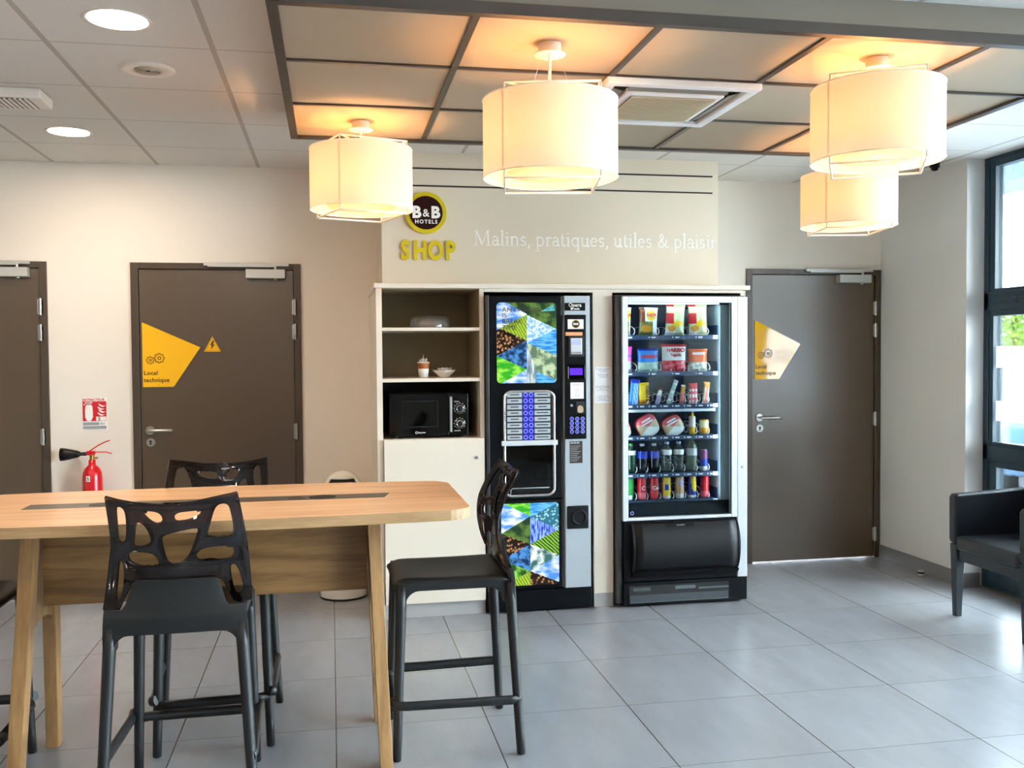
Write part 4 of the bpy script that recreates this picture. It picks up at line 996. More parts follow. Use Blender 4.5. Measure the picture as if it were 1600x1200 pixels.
# products -----------------------------------------------------
for nm, c in (('pk_white', 'eef0ea'), ('pk_cream', 'd9dba8'), ('pk_yellow', 'f4cf1c'), ('pk_red', 'd8232f'), ('pk_pink', 'ef4fb4'), ('pk_blue', '1f7fd8'), ('pk_deepblue', '1b38b0'), ('pk_orange', 'ef6a2a'), ('pk_paleblue', '9fc6ea'), ('pk_brown', '7a4422'), ('pk_green', '1f9a3c'), ('pk_grey', 'b9c0c4'),
              ('pk_teal', 'a9d9d6'), ('pk_lilac', 'b9b0d8'), ('pk_coral', 'e88074'), ('pk_gold', 'd79a2c'), ('pk_black', '14161a'), ('pk_redlight', 'e8626c'), ('pk_candy', 'b8c9a8'), ('pk_skin', 'e3b48c'), ('pk_silver', 'd5d9dc'), ('pk_purple', '7b3a70'), ('pk_olive', '6f7a3c')):
    mat(nm, c, .3, coat=.2)
def packet(name, label, cat, x, z, wd, ht, mats, pat, tilt=0, y=None, thick=.035, group=None, txt=None, slot=.0):
    """pillow packet standing in a coil slot"""
    y = YF+.028 if y is None else y
    r = thing(name, label, cat, (x, y, z), group=group)
    ct, st = math.cos(tilt), math.sin(tilt); nu, nv = 18, 24
    def sh(side):
        def f(u, v):
            a, h = (u-.5)*wd, v*ht
            e = max(0, (1-(2*u-1)**4))*max(0, 1-(2*v-1)**8); e *= (1+.12*math.sin(9*u+5*v)*math.sin(7*v))
            a *= (.93+.07*abs(2*v-1)**3)
            if v < .045 or v > .955: e = .04
            return (x+a*ct-(h)*st, y+side*thick/2*e, z+a*st*.0+h*ct+a*st)
        return f
    b = MB().grid(sh(-1), nu, nv, pat).grid(lambda u, v: sh(1)(1-u, v), nu, nv, lambda u, v: 0)
    b.build('wrapper', mats, r, merge=True)
    if txt:
        for (s, sz, m_, dx, dz, of) in txt: text('print_lettering', s, sz, m_, r, x+dx-dz*st, y-thick*.56-.0015, z+dz, 'CENTER', off=of, ext=.0004, tilt=tilt)
    return r
def circ(u, v, cu, cv, ru, rv): return ((u-cu)/ru)**2+((v-cv)/rv)**2 < 1
# row 1: crisps
def pat_crisp(u, v):
    if circ(u, v, .62, .72, .26, .2): return 1
    if circ(u, v, .38, .25, .3, .14): return 3
    if u < .3 and v > .45: return 2
    return 4 if v < .5 and u < .75 else 0
for i, (u, lb) in enumerate(((990, 'crisp packet with yellow logo, cut off by the door frame, top row'), (1022, 'crisp packet with round yellow logo, second from the left on the top row'))):
    x = px(u)-(.028 if i == 0 else 0)+(.012 if i == 0 else 0)
    packet('crisp_packet', lb, 'crisps', x if i else 1.702, 1.576, .118 if i else .052, .166, ['pk_white', 'pk_yellow', 'pk_brown', 'pk_gold', 'pk_olive'], pat_crisp, -.03, group='crisp packets on the top row', txt=[("Lay's", .030 if i else .018, 'pk_red', .013 if i else .0, .115, .0012)])
def pat_crisp2(u, v):
    if u < .38 and .38 < v < .72: return 1
    if circ(u, v, .62, .38, .3, .1): return 2
    if circ(u, v, .3, .22, .2, .1): return 3
    if u < .38 and v > .9: return 1
    return 0 if v > .2 or u > .5 else 4
packet('crisp_packet', 'pale cream crisp packet with red band, third from the left on the top row', 'crisps', px(1064), 1.576, .122, .185, ['pk_cream', 'pk_red', 'pk_yellow', 'pk_gold', 'pk_white'], pat_crisp2, -.05, group='crisp packets on the top row')
packet('crisp_packet', 'pale cream crisp packet with red band, furthest right on the top row', 'crisps', px(1102), 1.576, .122, .188, ['pk_cream', 'pk_red', 'pk_yellow', 'pk_gold', 'pk_white'], pat_crisp2, .03, group='crisp packets on the top row')
# row 2: gummies
def pat_g(u, v):
    if v > .9: return 1
    if v > .42: return 0
    return 2+int((math.sin(u*23+v*9)+math.sin(v*31-u*7)) > 0)
for u, wd, ht, ms, lb, tx in ((989, .066, .150, ['pk_pink', 'pk_pink', 'pk_lilac', 'pk_candy'], 'pink gummy sweets bag at the left end of the second row', [('HARIBO', .015, 'pk_deepblue', 0, .09, .0006)]),
    (1022, .132, .138, ['pk_blue', 'pk_deepblue', 'pk_candy', 'pk_teal'], 'blue gummy sweets bag on the second row', [('HARIBO', .027, 'pk_red', 0, .082, .0012)]),
    (1063, .158, .162, ['pk_white', 'pk_red', 'pk_redlight', 'pk_red'], 'large red and white strawberry sweets bag on the second row', [('HARIBO', .031, 'pk_red', .005, .118, .0012), ('Tagada', .024, 'pk_red', .005, .093, .0006)]),
    (1101, .125, .134, ['pk_orange', 'pk_orange', 'pk_candy', 'pk_white'], 'orange sweets bag at the right end of the second row', [('HARIBO', .022, 'pk_white', 0, .100, .001)])):
    packet('sweets_bag', lb, 'sweets', px(u), 1.362, wd, ht, ms, pat_g, 0, group='gummy sweets bags on the second row', txt=tx)
# row 3: bars
def stripes(*th):
    def f(u, v):
        for i, t in enumerate(th):
            if v < t: return i
        return len(th)
    return f
for u, wd, ht, tl, ms, pt, lb, tx in (
    (983.5, .024, .095, 0, ['pk_coral', 'pk_white'], stripes(.3), 'coral wrapped snack half hidden by the left door frame on the third row', None),
    (999, .060, .150, -.10, ['pk_paleblue', 'pk_blue', 'pk_deepblue'], lambda u, v: 2 if v > .85 else (1 if (u < .35 or (u+v) % .3 < .08) else 0), 'tall blue biscuit packet on the third row', None),
    (1016.5, .066, .128, .04, ['pk_yellow', 'pk_brown', 'pk_gold'], lambda u, v: 2 if v < .2 else 0, 'yellow peanut candy bag on the third row', [("m&m's", .036, 'pk_brown', .0, .04, .0022)]),
    (1036, .026, .100, -.28, ['pk_lilac', 'pk_white', 'pk_brown'], stripes(.55, .85), 'lilac and white chocolate bar leaning on the third row', None),
    (1054, .030, .150, -.35, ['pk_teal', 'pk_white', 'pk_grey'], lambda u, v: int(v*9) % 3, 'pale teal chocolate bar leaning on the third row', None),
    (1075, .028, .112, -.12, ['pk_coral', 'pk_gold', 'pk_white'], stripes(.55, .9), 'coral and gold chocolate bar on the third row', None),
    (1094, .056, .122, 0, ['pk_redlight', 'pk_white', 'pk_red'], lambda u, v: 2 if v > .72 else int((math.sin(u*17)+math.sin(v*21)) > .4), 'red wrapped waffle snack on the third row', None),
    (1113, .042, .128, -.10, ['pk_candy', 'pk_coral', 'pk_gold'], lambda u, v: 2 if v > .75 else (1 if abs(u-.5) < .2 else 0), 'pale green cereal bar with orange top at the right of the third row', None)):
    if tx: 
        r_ = packet('sweets_bag', lb, 'sweets', px(u), 1.172, wd, ht, ms, pt, tl, thick=.02)
        text('print_lettering', tx[0][0], .034, 'pk_brown', r_, px(u)+.006, 5.325+.028-.012, 1.172+.112, 'LEFT', off=.001, ext=.0004, tilt=-PI/2)
    else: packet('snack_bar', lb, 'snack', px(u), 1.172, wd, ht, ms, pt, tl, thick=.016, group='snack bars on the third row')
# row 4: salad trays, bottle, jar
def tray_box(x, lb, R=.068, sx_=1.0, cut=0):
    y = YF+.045; z = .978+R*.95
    r = thing('salad_tray', lb, 'food tray', (x, y, .978), group='salad trays on the fourth row'); rot = math.radians(28)
    def pt(a, q, d): 
        p = abs(math.cos(a))**3.2+abs(math.sin(a))**3.2; rr = q*R*p**(-1/3.2)*(1.0); xx, zz = rr*math.cos(a)*sx_, rr*math.sin(a)
        return (x+xx*math.cos(rot)-zz*math.sin(rot)*sx_, y+d, z+xx*math.sin(rot)+zz*math.cos(rot))
    n = 32
    def shell(rings, mi):
        vs = [pt(2*PI*j/n, q, d) for q, d in rings for j in range(n)]; fs = [(i*n+j, i*n+(j+1) % n, (i+1)*n+(j+1) % n, (i+1)*n+j) for i in range(len(rings)-1) for j in range(n)]
        return vs, fs
    b = MB(); v, f = shell([(1.0, -.012), (1.02, -.006), (1.0, .0), (.9, .03), (.001, .032)], 0); b.add(v, f, 0, True); b.build('red_tray', 'pk_red', r)
    b = MB(); rings = [(.96, -.013), (.86, -.028), (.5, -.031), (.001, -.032)]; vs = [pt(2*PI*j/n, q, d) for q, d in rings for j in range(n)]; fs = []; ms = []
    for i in range(3):
        for j in range(n):
            fs.append((i*n+j, i*n+(j+1) % n, (i+1)*n+(j+1) % n, (i+1)*n+j)); a = 360*(j+.5)/n
            ms.append(0 if 25 < a < 150 else (1 if 205 < a < 330 else (2 if (j+i) % 3 else 3)))
    b.add(vs, fs, ms, True).build('printed_lid', ['pk_redlight', 'pk_white', 'pk_skin', 'pk_candy'], r)
    s = MB()
    for k, (a0, ln) in enumerate(((.035, .06), (.018, .075))):
        p0 = Vector((x, y-.034, z)); ex = Vector((math.cos(rot), 0, math.sin(rot))); ez = Vector((-math.sin(rot), 0, math.cos(rot)))
        q = [p0+ex*(-ln/2*sx_)+ez*a0, p0+ex*(ln/2*sx_)+ez*a0, p0+ex*(ln/2*sx_)+ez*(a0+.010), p0+ex*(-ln/2*sx_)+ez*(a0+.010)]; s.add(q, [(0, 1, 2, 3)])
    s.build('brand_bands', 'pk_white', r, solid=.001)
tray_box(1.702, 'salad tray at the left end of the fourth row, cut off by the door frame', .052, .5)
tray_box(px(1022), 'red and clear salad tray, whole one further left on the fourth row')
tray_box(px(1062), 'red and clear salad tray, further right on the fourth row', .065)
def bottle(name, label, cat, x, z, R, h, lower, ring_m, cap, group=None, y=None, lab=(.45, .7), label_m='pk_white', neck=True):
    y = YF+.045 if y is None else y
    r = thing(name, label, cat, (x, y, z), group=group)
    if neck: prof = [(0, 0), (R*.8, 0), (R, h*.04), (R*.93, h*.22), (R, h*.4), (R, h*.68), (R*.8, h*.78), (R*.42, h*.88), (R*.40, h*.93)]
    else: prof = [(0, 0), (R*.8, 0), (R, h*.05), (R, h*.9), (R*.85, h*.93)]
    MB().lathe(prof, (x, y, z), 20).build('bottle_body', lower, r)
    MB().lathe([(R*1.02, h*lab[0]), (R*1.03, h*(lab[0]+.01)), (R*1.03, h*lab[1]), (R*1.0, h*(lab[1]+.005))], (x, y, z), 20).build('label_band', label_m, r)
    MB().cyl((x, y, z+prof[-1][1]), prof[-1][0]*1.12, h-prof[-1][1], n=14).build('cap', cap, r)
    return r
bottle('drink_bottle', 'small bottle with white spots and yellow base on the fourth row', 'bottle', px(1094), .986, .019, .135, 'pk_yellow', 0, 'pk_grey', lab=(.35, .8), label_m='pk_white')
bottle('drink_bottle', 'short jar with round yellow lid lying at the right of the fourth row', 'jar', px(1113), .986, .028, .088, 'pk_cream', 0, 'pk_gold', lab=(.1, .45), label_m='pk_gold', neck=False)
# row 5: bottles
mat('dark_drink', '101418', .1, coat=.5); glass('bottle_pale', 'b8cfae', .08, .08, .25, 'c8dcc0')
z5 = .766
bottle('drink_bottle', 'green drink bottle cut off by the left door frame on the fifth row', 'bottle', 1.692, z5, .016, .15, 'bottle_green', 0, 'pk_green', group='bottles on the fifth row', label_m='pk_green')
bottle('drink_bottle', 'green lemonade bottle with white label on the fifth row', 'bottle', px(996), z5, .031, .175, 'bottle_green', 0, 'pk_green', group='bottles on the fifth row', lab=(.62, .76))
for u, q in ((1014, 'left'), (1033, 'right')): bottle('drink_bottle', 'cola bottle with blue label, %s one of two neighbours on the fifth row' % q, 'bottle', px(u), z5, .031, .172, 'dark_drink', 0, 'pk_grey', group='blue-labelled bottles on the fifth row', lab=(.50, .74), label_m='pk_deepblue')
for u, q in ((1053, 'left'), (1072, 'right')): bottle('drink_bottle', 'clear water bottle with white label, %s one of two on the fifth row' % q, 'bottle', px(u), z5, .031, .18, 'bottle_clear', 0, 'pk_paleblue', group='clear water bottles on the fifth row', lab=(.58, .74))
bottle('drink_bottle', 'tall pale green water bottle on the fifth row beside the dark blue can', 'bottle', px(1093), z5, .032, .21, 'bottle_pale', 0, 'pk_candy', lab=(.46, .66), label_m='pk_grey')
def can(label, x, z, R, h, mats, pf, txt=None, y=None):
    y = YF+.04 if y is None else y
    r = thing('drink_can', label, 'can', (x, y, z), group='cans on the bottom row' if z < .7 else None)
    prof = [(R*.80, 0), (R, .006)]+[(R, .006+(h-.016)*i/10) for i in range(1, 11)]+[(R*.84, h)]
    MB().lathe(prof, (x, y, z), 28, mf=lambda i, j: pf(((j+.5)/28*360) % 360, i/12)).build('can_body', mats, r)
    MB().cyl((x, y, z+h-.003), R*.86, .003, n=24).lathe([(R*.88, h-.002), (R*.88, h+.001), (R*.80, h+.001)], (x, y, z), 24).lathe([(R*.74, 0), (R*.82, .001)], (x, y, z), 24).build('can_lid', 'steel', r)
    if txt: text('print_lettering', txt[0], txt[1], txt[2], r, x, y-R-.001, z+h*.45, 'LEFT' if len(txt[0]) > 3 else 'CENTER', off=.0006, ext=.0004, tilt=0)
can('dark blue and silver slim energy drink can at the right end of the fifth row', px(1112), z5+.001, .0235, .128, ['pk_purple', 'pk_deepblue', 'pk_silver'], lambda a, t: 2 if t < .25 else (1 if t < .55 else 0))
z6 = .608
for u, ms, pf, lb, tx in ((993, ['pk_green', 'pk_white'], lambda a, t: 1 if (t < .2 and 250 < a < 290) else 0, 'green lemonade can at the left end of the bottom row', None),
    (1013, ['pk_red', 'pk_redlight', 'pk_white'], lambda a, t: 1 if t < .3 else 0, 'red cola can with a small white swirl on the bottom row, left of its twin', ('C', .03, 'pk_white')),
    (1032.5, ['pk_red', 'pk_black', 'pk_white'], lambda a, t: 0, 'red cola can on the bottom row touching the yellow can side', ('Co', .03, 'pk_white')),
    (1052, ['pk_yellow', 'pk_deepblue', 'pk_white'], lambda a, t: 1 if (.38 < t < .62 and 225 < a < 285) else (2 if t < .1 else 0), 'yellow can with blue patch on the bottom row', None),
    (1073, ['pk_skin', 'pk_lilac', 'pk_white'], lambda a, t: 2 if t < .25 else (1 if .55 < t < .8 and 230 < a < 310 else 0), 'peach and lilac can on the bottom row', None),
    (1093, ['pk_deepblue', 'pk_yellow', 'pk_white'], lambda a, t: 1 if (a+t*60) % 360 > 275 and t > .25 else (2 if t < .12 else 0), 'dark blue and yellow can on the bottom row', None),
    (1113, ['pk_red', 'pk_redlight', 'pk_purple'], lambda a, t: 1 if t < .3 else 0, 'plain red can at the right end of the bottom row', None)):
    can(lb, px(u), z6, .0265, .132, ms, pf, tx)

# ================================================================ bar table
TZ = .94; TC = -.43
def table():
    r = thing('bar_table', 'long high light-wood table with rounded corners and A-shaped legs', 'table', (TC, 3.61, 0))
    xr, xl = .475, TC*2-.475
    # boat-shaped outline, wider in the middle
    pts = []
    def half(x): return .425-.045*((x-TC)/(xr-TC))**2
    n = 24
    front = [(xl+.10+(xr-xl-.20)*i/n, 3.613-half(xl+.10+(xr-xl-.20)*i/n)) for i in range(n+1)]
    back = [(a, 2*3.613-b) for a, b in front[::-1]]
    def corner(cx, cy, a0):
        return [(cx+.10*math.cos(math.radians(a0+90*i/7)), cy+.10*math.sin(math.radians(a0+90*i/7))) for i in range(1, 7)]
    ye = 3.613-half(xr-.1)
    out = front+corner(xr-.10, ye+.10, -90)+back+corner(xl+.10, 2*3.613-ye-.10, 90)[:0]
    cR = corner(xr-.10, ye+.10, -90)+corner(xr-.10, 2*3.613-ye-.10, 0); cL = corner(xl+.10, 2*3.613-ye-.10, 90)+corner(xl+.10, ye+.10, 180)
    out = front+cR+back+cL
    b = MB().prism(out, TZ-.036, TZ, 'z', 1)
    b.m[0] = 1; b.m[1] = 0
    # the top is cut by the trunking strip laid in flush
    top = b.build('table_top', ['wood_top', 'wood_edge'], r)
    st = MB().prism([(-1.075, 3.578), (.190, 3.578), (.215, 3.69), (-1.075, 3.69)], TZ-.001, TZ+.0006, 'z').build('cable_strip', 'slot_metal', r)
    for gx, w_ in ((-.828, .035), (-.038, .05), (-.135, .03)):
        g = MB().lathe([(0, .001), (w_*.8, .001), (w_, .0018), (w_*.86, .0012)], (gx, 3.634, TZ), 28).build('cable_grommet', 'black' if w_ > .031 else 'frame_brown', st)
    MB().box(-.998, .121, 3.545, 3.57, .605, TZ-.036).build('modesty_panel', 'wood_panel', r)
    for sg, xc in ((1, .1435), (-1, -1.0205)):
        for yt, yb in ((3.505, 3.365), (3.715, 3.835)):
            hw, hy = .0225, .034; top, bot = TZ-.036, 0
            vs = [(xc-.0+dx*hw, yt+dy*hy*1.1, top) for dx, dy in ((-1, -1), (1, -1), (1, 1), (-1, 1))]+[(xc+sg*.032+dx*hw, yb+dy*hy*.9, bot) for dx, dy in ((-1, -1), (1, -1), (1, 1), (-1, 1))]
            MB().add(vs, [(0, 1, 2, 3), (7, 6, 5, 4)]+[(i, (i+1) % 4, (i+1) % 4+4, i+4) for i in range(4)]).build('leg', 'wood_leg', r, bevel=.002)
        o = [(3.50, TZ-.036), (3.445, .50), (3.475, .50)]+[(3.475+.27*t/8, .50+.05*math.sin(PI*t/8)**.5) for t in range(1, 8)]+[(3.745, .50), (3.775, .50), (3.72, TZ-.036)]
        xo = xc+sg*.014
        MB().prism(o, xo-.014, xo+.014, 'x').build('cross_brace', 'wood_leg', r)
table()

# ================================================================ bar stools
def chain_smooth(poly, n=2): return chaikin(poly, n)
def backrest_mesh():
    # outline and openings read off in the plane of the back: (u metres sideways, z metres)
    def q(x, y): 
        yy = y+(x-600)*.041; xc = 597+(yy-90)*.045
        return ((x-xc)/2425*.985, 1.045-(yy-90)/2425)
    out = [(108, 110), (200, 130), (330, 150), (480, 158), (600, 152), (740, 140), (900, 105), (1078, 68), (1100, 200), (1125, 360), (1150, 520), (1172, 680), (1190, 820), (1197, 912), (1060, 918), (1020, 850), (965, 760), (930, 748), (760, 754), (600, 761), (450, 768), (330, 778), (290, 805), (250, 880), (215, 975), (92, 978), (98, 850), (108, 650), (120, 520), (118, 400), (112, 250)]
    holes = [[(185, 195), (215, 178), (245, 195), (258, 250), (250, 400), (240, 455), (215, 478), (178, 465), (180, 300)],
             [(385, 212), (430, 205), (500, 215), (530, 250), (528, 295), (490, 318), (450, 302), (400, 255)],
             [(618, 238), (655, 214), (730, 206), (800, 200), (818, 215), (795, 252), (740, 278), (660, 298), (618, 290)],
             [(905, 200), (935, 158), (975, 148), (1010, 165), (1032, 260), (1045, 350), (1042, 418), (990, 432), (860, 420), (850, 400), (878, 300)],
             [(298, 490), (312, 400), (330, 318), (348, 300), (390, 320), (428, 400), (437, 460), (400, 490), (320, 508)],
             [(512, 410), (640, 372), (782, 342), (785, 372), (750, 480), (715, 570), (655, 630), (575, 632), (540, 580), (522, 490)],
             [(255, 565), (290, 545), (430, 545), (480, 585), (495, 635), (460, 655), (340, 650), (265, 615)],
             [(768, 560), (820, 506), (1010, 500), (1050, 530), (1050, 575), (1010, 605), (810, 612), (772, 590)],
             [(182, 640), (203, 615), (225, 640), (235, 760), (226, 875), (200, 912), (180, 885)],
             [(1022, 655), (1048, 640), (1080, 672), (1120, 780), (1128, 845), (1095, 866), (1065, 850), (1035, 745)]]
    P0 = [q(*p) for p in out]; H0 = [chaikin([q(*p) for p in h], 2) for h in holes]
    return sheet('backrest', P0, H0, back_y, 'smoke_stool')
def sheet(name, P0, H0, fy, mat_):
    D = []
    for i in range(len(P0)):
        a, b = P0[i], P0[(i+1) % len(P0)]; n = max(1, int(math.dist(a, b)/.02))
        for k in range(n): D.append((a[0]+(b[0]-a[0])*k/n, a[1]+(b[1]-a[1])*k/n))
    loops = [[Vector((p[0], p[1], 0)) for p in D]]+[[Vector((p[0], p[1], 0)) for p in h] for h in H0]
    flat = [v for l in loops for v in l]; tri = tessellate_polygon(loops)
    bm = bmesh.new(); vs = [bm.verts.new(v) for v in flat]
    for t in tri:
        try: bm.faces.new([vs[i] for i in t])
        except ValueError: pass
    for _ in range(3):
        es = [e for e in bm.edges if e.calc_length() > .028 and not e.is_boundary]
        if not es: break
        bmesh.ops.subdivide_edges(bm, edges=es, cuts=1); bmesh.ops.triangulate(bm, faces=bm.faces)
    for v in bm.verts: v.co = Vector((v.co.x, fy(v.co.x, v.co.y), v.co.y))
    bmesh.ops.recalc_face_normals(bm, faces=bm.faces)
    me = bpy.data.meshes.new(name); bm.to_mesh(me); bm.free()
    for p in me.polygons: p.use_smooth = True
    me.materials.append(MATS[mat_]); return me
def back_y(x, z):
    t = max(0, z-.66)/.38
    return -.205-.075*t**2+(.15+1.0*min(1, t*1.6))*x*x+.030*math.sin(PI*min(1, t))
def smoke_mat():
    m = bpy.data.materials.new('smoke_stool'); m.use_nodes = True; nt = m.node_tree; N = nt.nodes; L = nt.links; N.clear()
    o = N.new('ShaderNodeOutputMaterial'); t = N.new('ShaderNodeBsdfTransparent'); t.inputs[0].default_value = (.20, .165, .155, 1)
    g = N.new('ShaderNodeBsdfGlossy'); g.inputs['Roughness'].default_value = .04; g.inputs[0].default_value = (.85, .9, 1, 1)
    d = N.new('ShaderNodeBsdfDiffuse'); d.inputs[0].default_value = lin('15151b')
    lw = N.new('ShaderNodeLayerWeight'); lw.inputs['Blend'].default_value = .12
    m1 = N.new('ShaderNodeMixShader'); m1.inputs[0].default_value = .08; L.new(t.outputs[0], m1.inputs[1]); L.new(d.outputs[0], m1.inputs[2])
    mr = N.new('ShaderNodeMapRange'); mr.inputs['To Min'].default_value = .05; mr.inputs['To Max'].default_value = .8; L.new(lw.outputs['Fresnel'], mr.inputs['Value'])
    m2 = N.new('ShaderNodeMixShader'); L.new(mr.outputs[0], m2.inputs[0]); L.new(m1.outputs[0], m2.inputs[1]); L.new(g.outputs[0], m2.inputs[2]); L.new(m2.outputs[0], o.inputs[0])
    MATS['smoke_stool'] = m
smoke_mat()
def make_stool():
    r = thing('bar_stool', 'x', 'stool', (0, 0, 0), group='black bar stools around the high table')
    ZS = .655
    # seat shell: gently dished, rolled front edge
    def seat(u, v):
        x = (u-.5)*2; y = -.195+v*.425
        wd = .205-.012*v; z = ZS-.012*(1-x*x)*math.sin(min(1, v*1.05)*PI)+.004
        if v > .86: z -= .022*((v-.86)/.14)**2
        if abs(x) > .88: z -= .016*((abs(x)-.88)/.12)**2
        return (x*wd, y, z)
    s = MB().grid(seat, 20, 20).build('seat', 'stool_black', r, solid=.014, offset=-1, local=True)
    MB().lathe([(.0095, .0), (.0095, .002)], (.0, -.12, ZS-.006), 16).cyl((0, -.12, ZS-.0065), .009, .0012).build('drain_hole', 'black', s, local=True)
    # side skirts and front/rear skirts with rounded inner corners
    def skirt(a0, a1, z0, z1, drop, rad=.05):
        o = [(a0, z1), (a0, z0-drop)]; o += [(a0+.03+rad*(1-math.cos(t*PI/2/6))*1.0, z0-drop+(drop)*math.sin(t*PI/2/6)) for t in range(7)]
        o += [(a1-.03-rad*(1-math.cos(t*PI/2/6)), z0-drop+drop*math.sin(t*PI/2/6)) for t in range(6, -1, -1)]+[(a1, z0-drop), (a1, z1)]
        return o
    for sx_ in (-1, 1):
        MB().prism(skirt(-.205, .215, ZS-.040, ZS-.008, .055), sx_*.190-.011, sx_*.190+.011, 'x').build('side_skirt', 'stool_black', s, bevel=.004, local=True)
    MB().prism(skirt(-.192, .192, ZS-.036, ZS-.012, .05), .195, .213, 'y').build('front_skirt', 'stool_black', s, bevel=.004, local=True)
    # opaque rear shell rising behind the seat and running down into the legs
    ar = [(-.188+.05*(1-math.cos(t*PI/12)), .555+.055*math.sin(t*PI/12)) for t in range(7)]
    sh = [(-.213, .52), (-.194, .52)]+ar+[(-a, b) for a, b in ar[::-1]]+[(.194, .52), (.213, .52), (.217, .60), (.213, .688), (.160, .688), (.150, .70), (.128, .768), (.118, .775), (-.118, .775), (-.128, .768), (-.150, .70), (-.160, .688), (-.213, .688), (-.217, .60)]
    rs_ = bpy.data.objects.new('rear_shell', sheet('rear_shell', sh, [], lambda x, z: (back_y(x, z)-.012) if z > .60 else -.210, 'stool_black')); COL.objects.link(rs_); rs_.parent = s
    md = rs_.modifiers.new('solid', 'SOLIDIFY'); md.thickness = .014; md.offset = 0
    md = rs_.modifiers.new('bevel', 'BEVEL'); md.width = .003; md.segments = 2; md.limit_method = 'ANGLE'; md.angle_limit = .8
    bo = bpy.data.objects.new('backrest', backrest_mesh()); COL.objects.link(bo); bo.parent = r; bo['label'] = 'smoky see-through perforated backrest'
    md = bo.modifiers.new('solid', 'SOLIDIFY'); md.thickness = .009
    md = bo.modifiers.new('bevel', 'BEVEL'); md.width = .002; md.segments = 2; md.limit_method = 'ANGLE'; md.angle_limit = .8
    for nm, sx_, p, q in (('f', -1, (.186, .198), (.203, .222)), ('f', 1, (.186, .198), (.203, .222)), ('b', -1, (.196, -.200), (.232, -.232)), ('b', 1, (.196, -.200), (.232, -.232))):
        (xa, ya), (xb, yb) = p, q; pts = []; rs = []
        for i in range(9):
            t = i/8; pts.append((sx_*(xa+(xb-xa)*t), ya+(yb-ya)*t, ZS-.02-(ZS-.02)*t)); rs.append(.0205-.0045*t)
        pts.append((sx_*xb, yb, 0)); rs.append(.012)
        pts[-2] = (pts[-2][0], pts[-2][1], .004)
        MB().tube(pts, rs, 14).build('leg', 'stool_black', r, local=True)
    def at(z, fr):
        t = 1-z/(ZS-.02)
        return (.186+.017*t, .198+.024*t) if fr else (.196+.036*t, -.200-.032*t)
    for sx_ in (-1, 1):
        a = at(.205, True); b = at(.205, False)
        MB().tube([(sx_*(a[0]+.004), a[1]+.022, .215), (sx_*(a[0]+.022), a[1]+.008, .208), (sx_*(a[0]+.018), a[1]-.03, .203), (sx_*(b[0]+.010), b[1]+.03, .203), (sx_*(b[0]+.004), b[1]-.012, .203)], .0165, 12, sq=(.72, 1.1)).build('side_rail', 'stool_black', r, local=True)
    a = at(.25, True)
    f = MB().tube([(-a[0], a[1]+.006, .192), (-a[0]+.03, a[1]+.018, .192), (a[0]-.03, a[1]+.018, .192), (a[0], a[1]+.006, .192)], .017, 12).build('foot_rail', 'stool_black', r, local=True)
    g = MB(); x = -.13
    while x < .13: g.lathe([(.0171, 0), (.0188, .001), (.0171, .002)], (x, a[1]+.018, .192), 10, 'x'); x += .0045
    g.build('ribbed_grip', 'black_satin', f, local=True)
    return r
stool0 = make_stool()
for i, (x, y, rz, lb) in enumerate((
    (-.487, 3.305, 0, 'black bar stool on the near side, its see-through back towards the viewer'),
    (.438, 3.625, PI/2, 'black bar stool at the right end of the table seen from the side'),
    (-.455, 3.87, PI+.045, 'black bar stool on the far side, only back top and legs visible'),
    (-1.335, 3.57, -PI/2, 'black bar stool cut off by the left edge of the photo'))):
    s = stool0 if i == 0 else copy_tree(stool0)
    s.location = (x, y, 0); s.rotation_euler = (0, 0, rz); s['label'] = lb

# ================================================================ armchair
def armchair():
    r = thing('armchair', 'dark navy leather armchair with tapered dark legs beside the tall window', 'armchair', (3.64, 4.42, 0), PI/2)
    # local: front +Y, X across
    def slab(x0, x1, y0, y1, z0, z1, nm, m='leather_navy', bv=.018): return MB().box(x0, x1, y0, y1, z0, z1).build(nm, m, r, bevel=bv, seg=4, local=True)
    def arm(sx_):
        b = MB(); o = [(-.26, .40), (.262, .405), (.270, .43), (.272, .66), (.262, .682), (-.26, .705)]
        b.prism(o, sx_*.245, sx_*.305, 'x'); a = b.build('armrest', 'leather_navy', r, bevel=.014, seg=4, local=True)
    arm(-1); arm(1)
    b = MB().prism([(-.295, .40), (-.235, .40), (-.255, .80), (-.315, .80)], -.305, .305, 'x').build('backrest', 'leather_navy', r, bevel=.02, seg=4, local=True)
    slab(-.243, .243, -.235, .272, .375, .455, 'seat_cushion', bv=.02)
    MB().box(-.24, .24, -.24, .250, .315, .374).build('seat_frame', 'wood_dark', r, bevel=.003, local=True)
    for sx_ in (-1, 1):
        for y, lean in ((.236, 0), (-.255, -.06)):
            t = MB(); h = .404
            a = .0275; c_ = .017
            vs = [(sx_*.272+dx*a, y+dy*a, h) for dx, dy in ((-1, -1), (1, -1), (1, 1), (-1, 1))]+[(sx_*.272+dx*c_, y+lean+dy*c_, 0) for dx, dy in ((-1, -1), (1, -1), (1, 1), (-1, 1))]
            t.add(vs, [(0, 1, 2, 3), (7, 6, 5, 4)]+[(i, (i+1) % 4+0, (i+1) % 4+4, i+4) for i in range(4)]).build('leg', 'wood_dark', r, bevel=.002, local=True)
armchair()

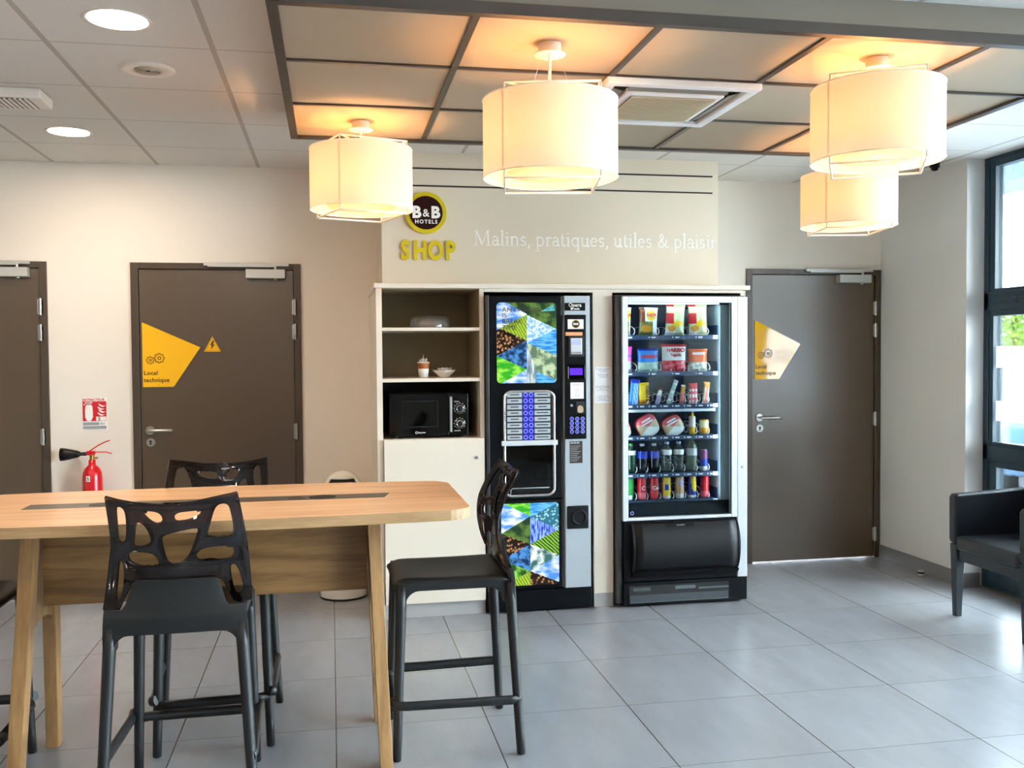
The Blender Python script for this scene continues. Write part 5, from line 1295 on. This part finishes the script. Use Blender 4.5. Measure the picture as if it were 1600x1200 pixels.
# ================================================================ outside the window
struct('ground', MB().box(4.1, 40, -12, 40, -.25, -.05), 'asphalt')
struct('canopy_soffit', MB().box(4.1, 5.3, -3, 7.6, 2.80, 2.95).box(5.2, 5.3, -3, 7.6, 2.72, 2.80), 'concrete')
def car():
    r = thing('parked_car', 'blue-grey parked car seen through the window', 'car', (8.6, 9.6, -.05), .9)
    prof = [(-2.1, .25), (-2.15, .55), (-2.05, .82), (-1.3, .95), (-.7, 1.38), (.8, 1.42), (1.6, 1.0), (2.1, .9), (2.18, .5), (2.1, .25)]
    MB().prism(prof, -.85, .85, 'y').build('body', 'car_blue', r, bevel=.08, seg=3, local=True)
    for s_ in (-1, 1):
        MB().prism([(-1.15, .95), (-.62, 1.32), (.75, 1.34), (1.35, 1.0)], s_*.852, s_*.872, 'y').build('side_window', 'car_glass', r, local=True)
        for x in (-1.35, 1.35):
            wv = MB().cyl((x, s_*.88-(.2 if s_ > 0 else 0), .32), .32, .2, 'y', 24).build('wheel', 'tyre', r, local=True)
            MB().cyl((x, s_*.89-.005, .32), .19, .01, 'y', 16).build('hub_cap', 'steel', wv, local=True)
car()
def tree():
    cx, cy = 15.8, 19.8
    r = thing('tree', 'slender light green tree outside the window', 'tree', (cx, cy, -.05))
    MB().tube([(cx, cy, -.05), (cx+.05, cy, 1.2), (cx, cy, 2.4)], [.09, .07, .03], 8).build('trunk', 'bark', r)
    b = MB(); rnd = random.Random(2)
    for k in range(1400):
        h = rnd.uniform(.15, 1); q = .62*(1-h)**.6*math.sqrt(rnd.random())+.02; a = rnd.uniform(0, 2*PI)
        p = Vector((cx+q*math.cos(a), cy+q*math.sin(a), .5+h*2.3)); s1 = Vector((rnd.uniform(-1, 1), rnd.uniform(-1, 1), rnd.uniform(-1, 1))).normalized()*.06; s2 = s1.cross(Vector((rnd.random(), rnd.random(), 1))).normalized()*.04
        b.add([p-s1, p-s2, p+s1, p+s2], [(0, 1, 2, 3)])
    b.build('foliage', 'leaf', r)
tree()
def far_building():
    r = thing('distant_building', 'pale low building beyond the parked car outside', 'building', (22, 30, -.05))
    MB().box(14, 34, 28, 34, -.05, 2.2).build('walls', 'building', r)
    MB().box(13.8, 34.2, 27.8, 34.2, 2.2, 2.4).build('roof', 'concrete', r)
    for k in range(5): MB().box(15+k*3.4, 16.6+k*3.4, 27.97, 28, .8, 1.7).build('window', 'car_glass', r)
far_building()
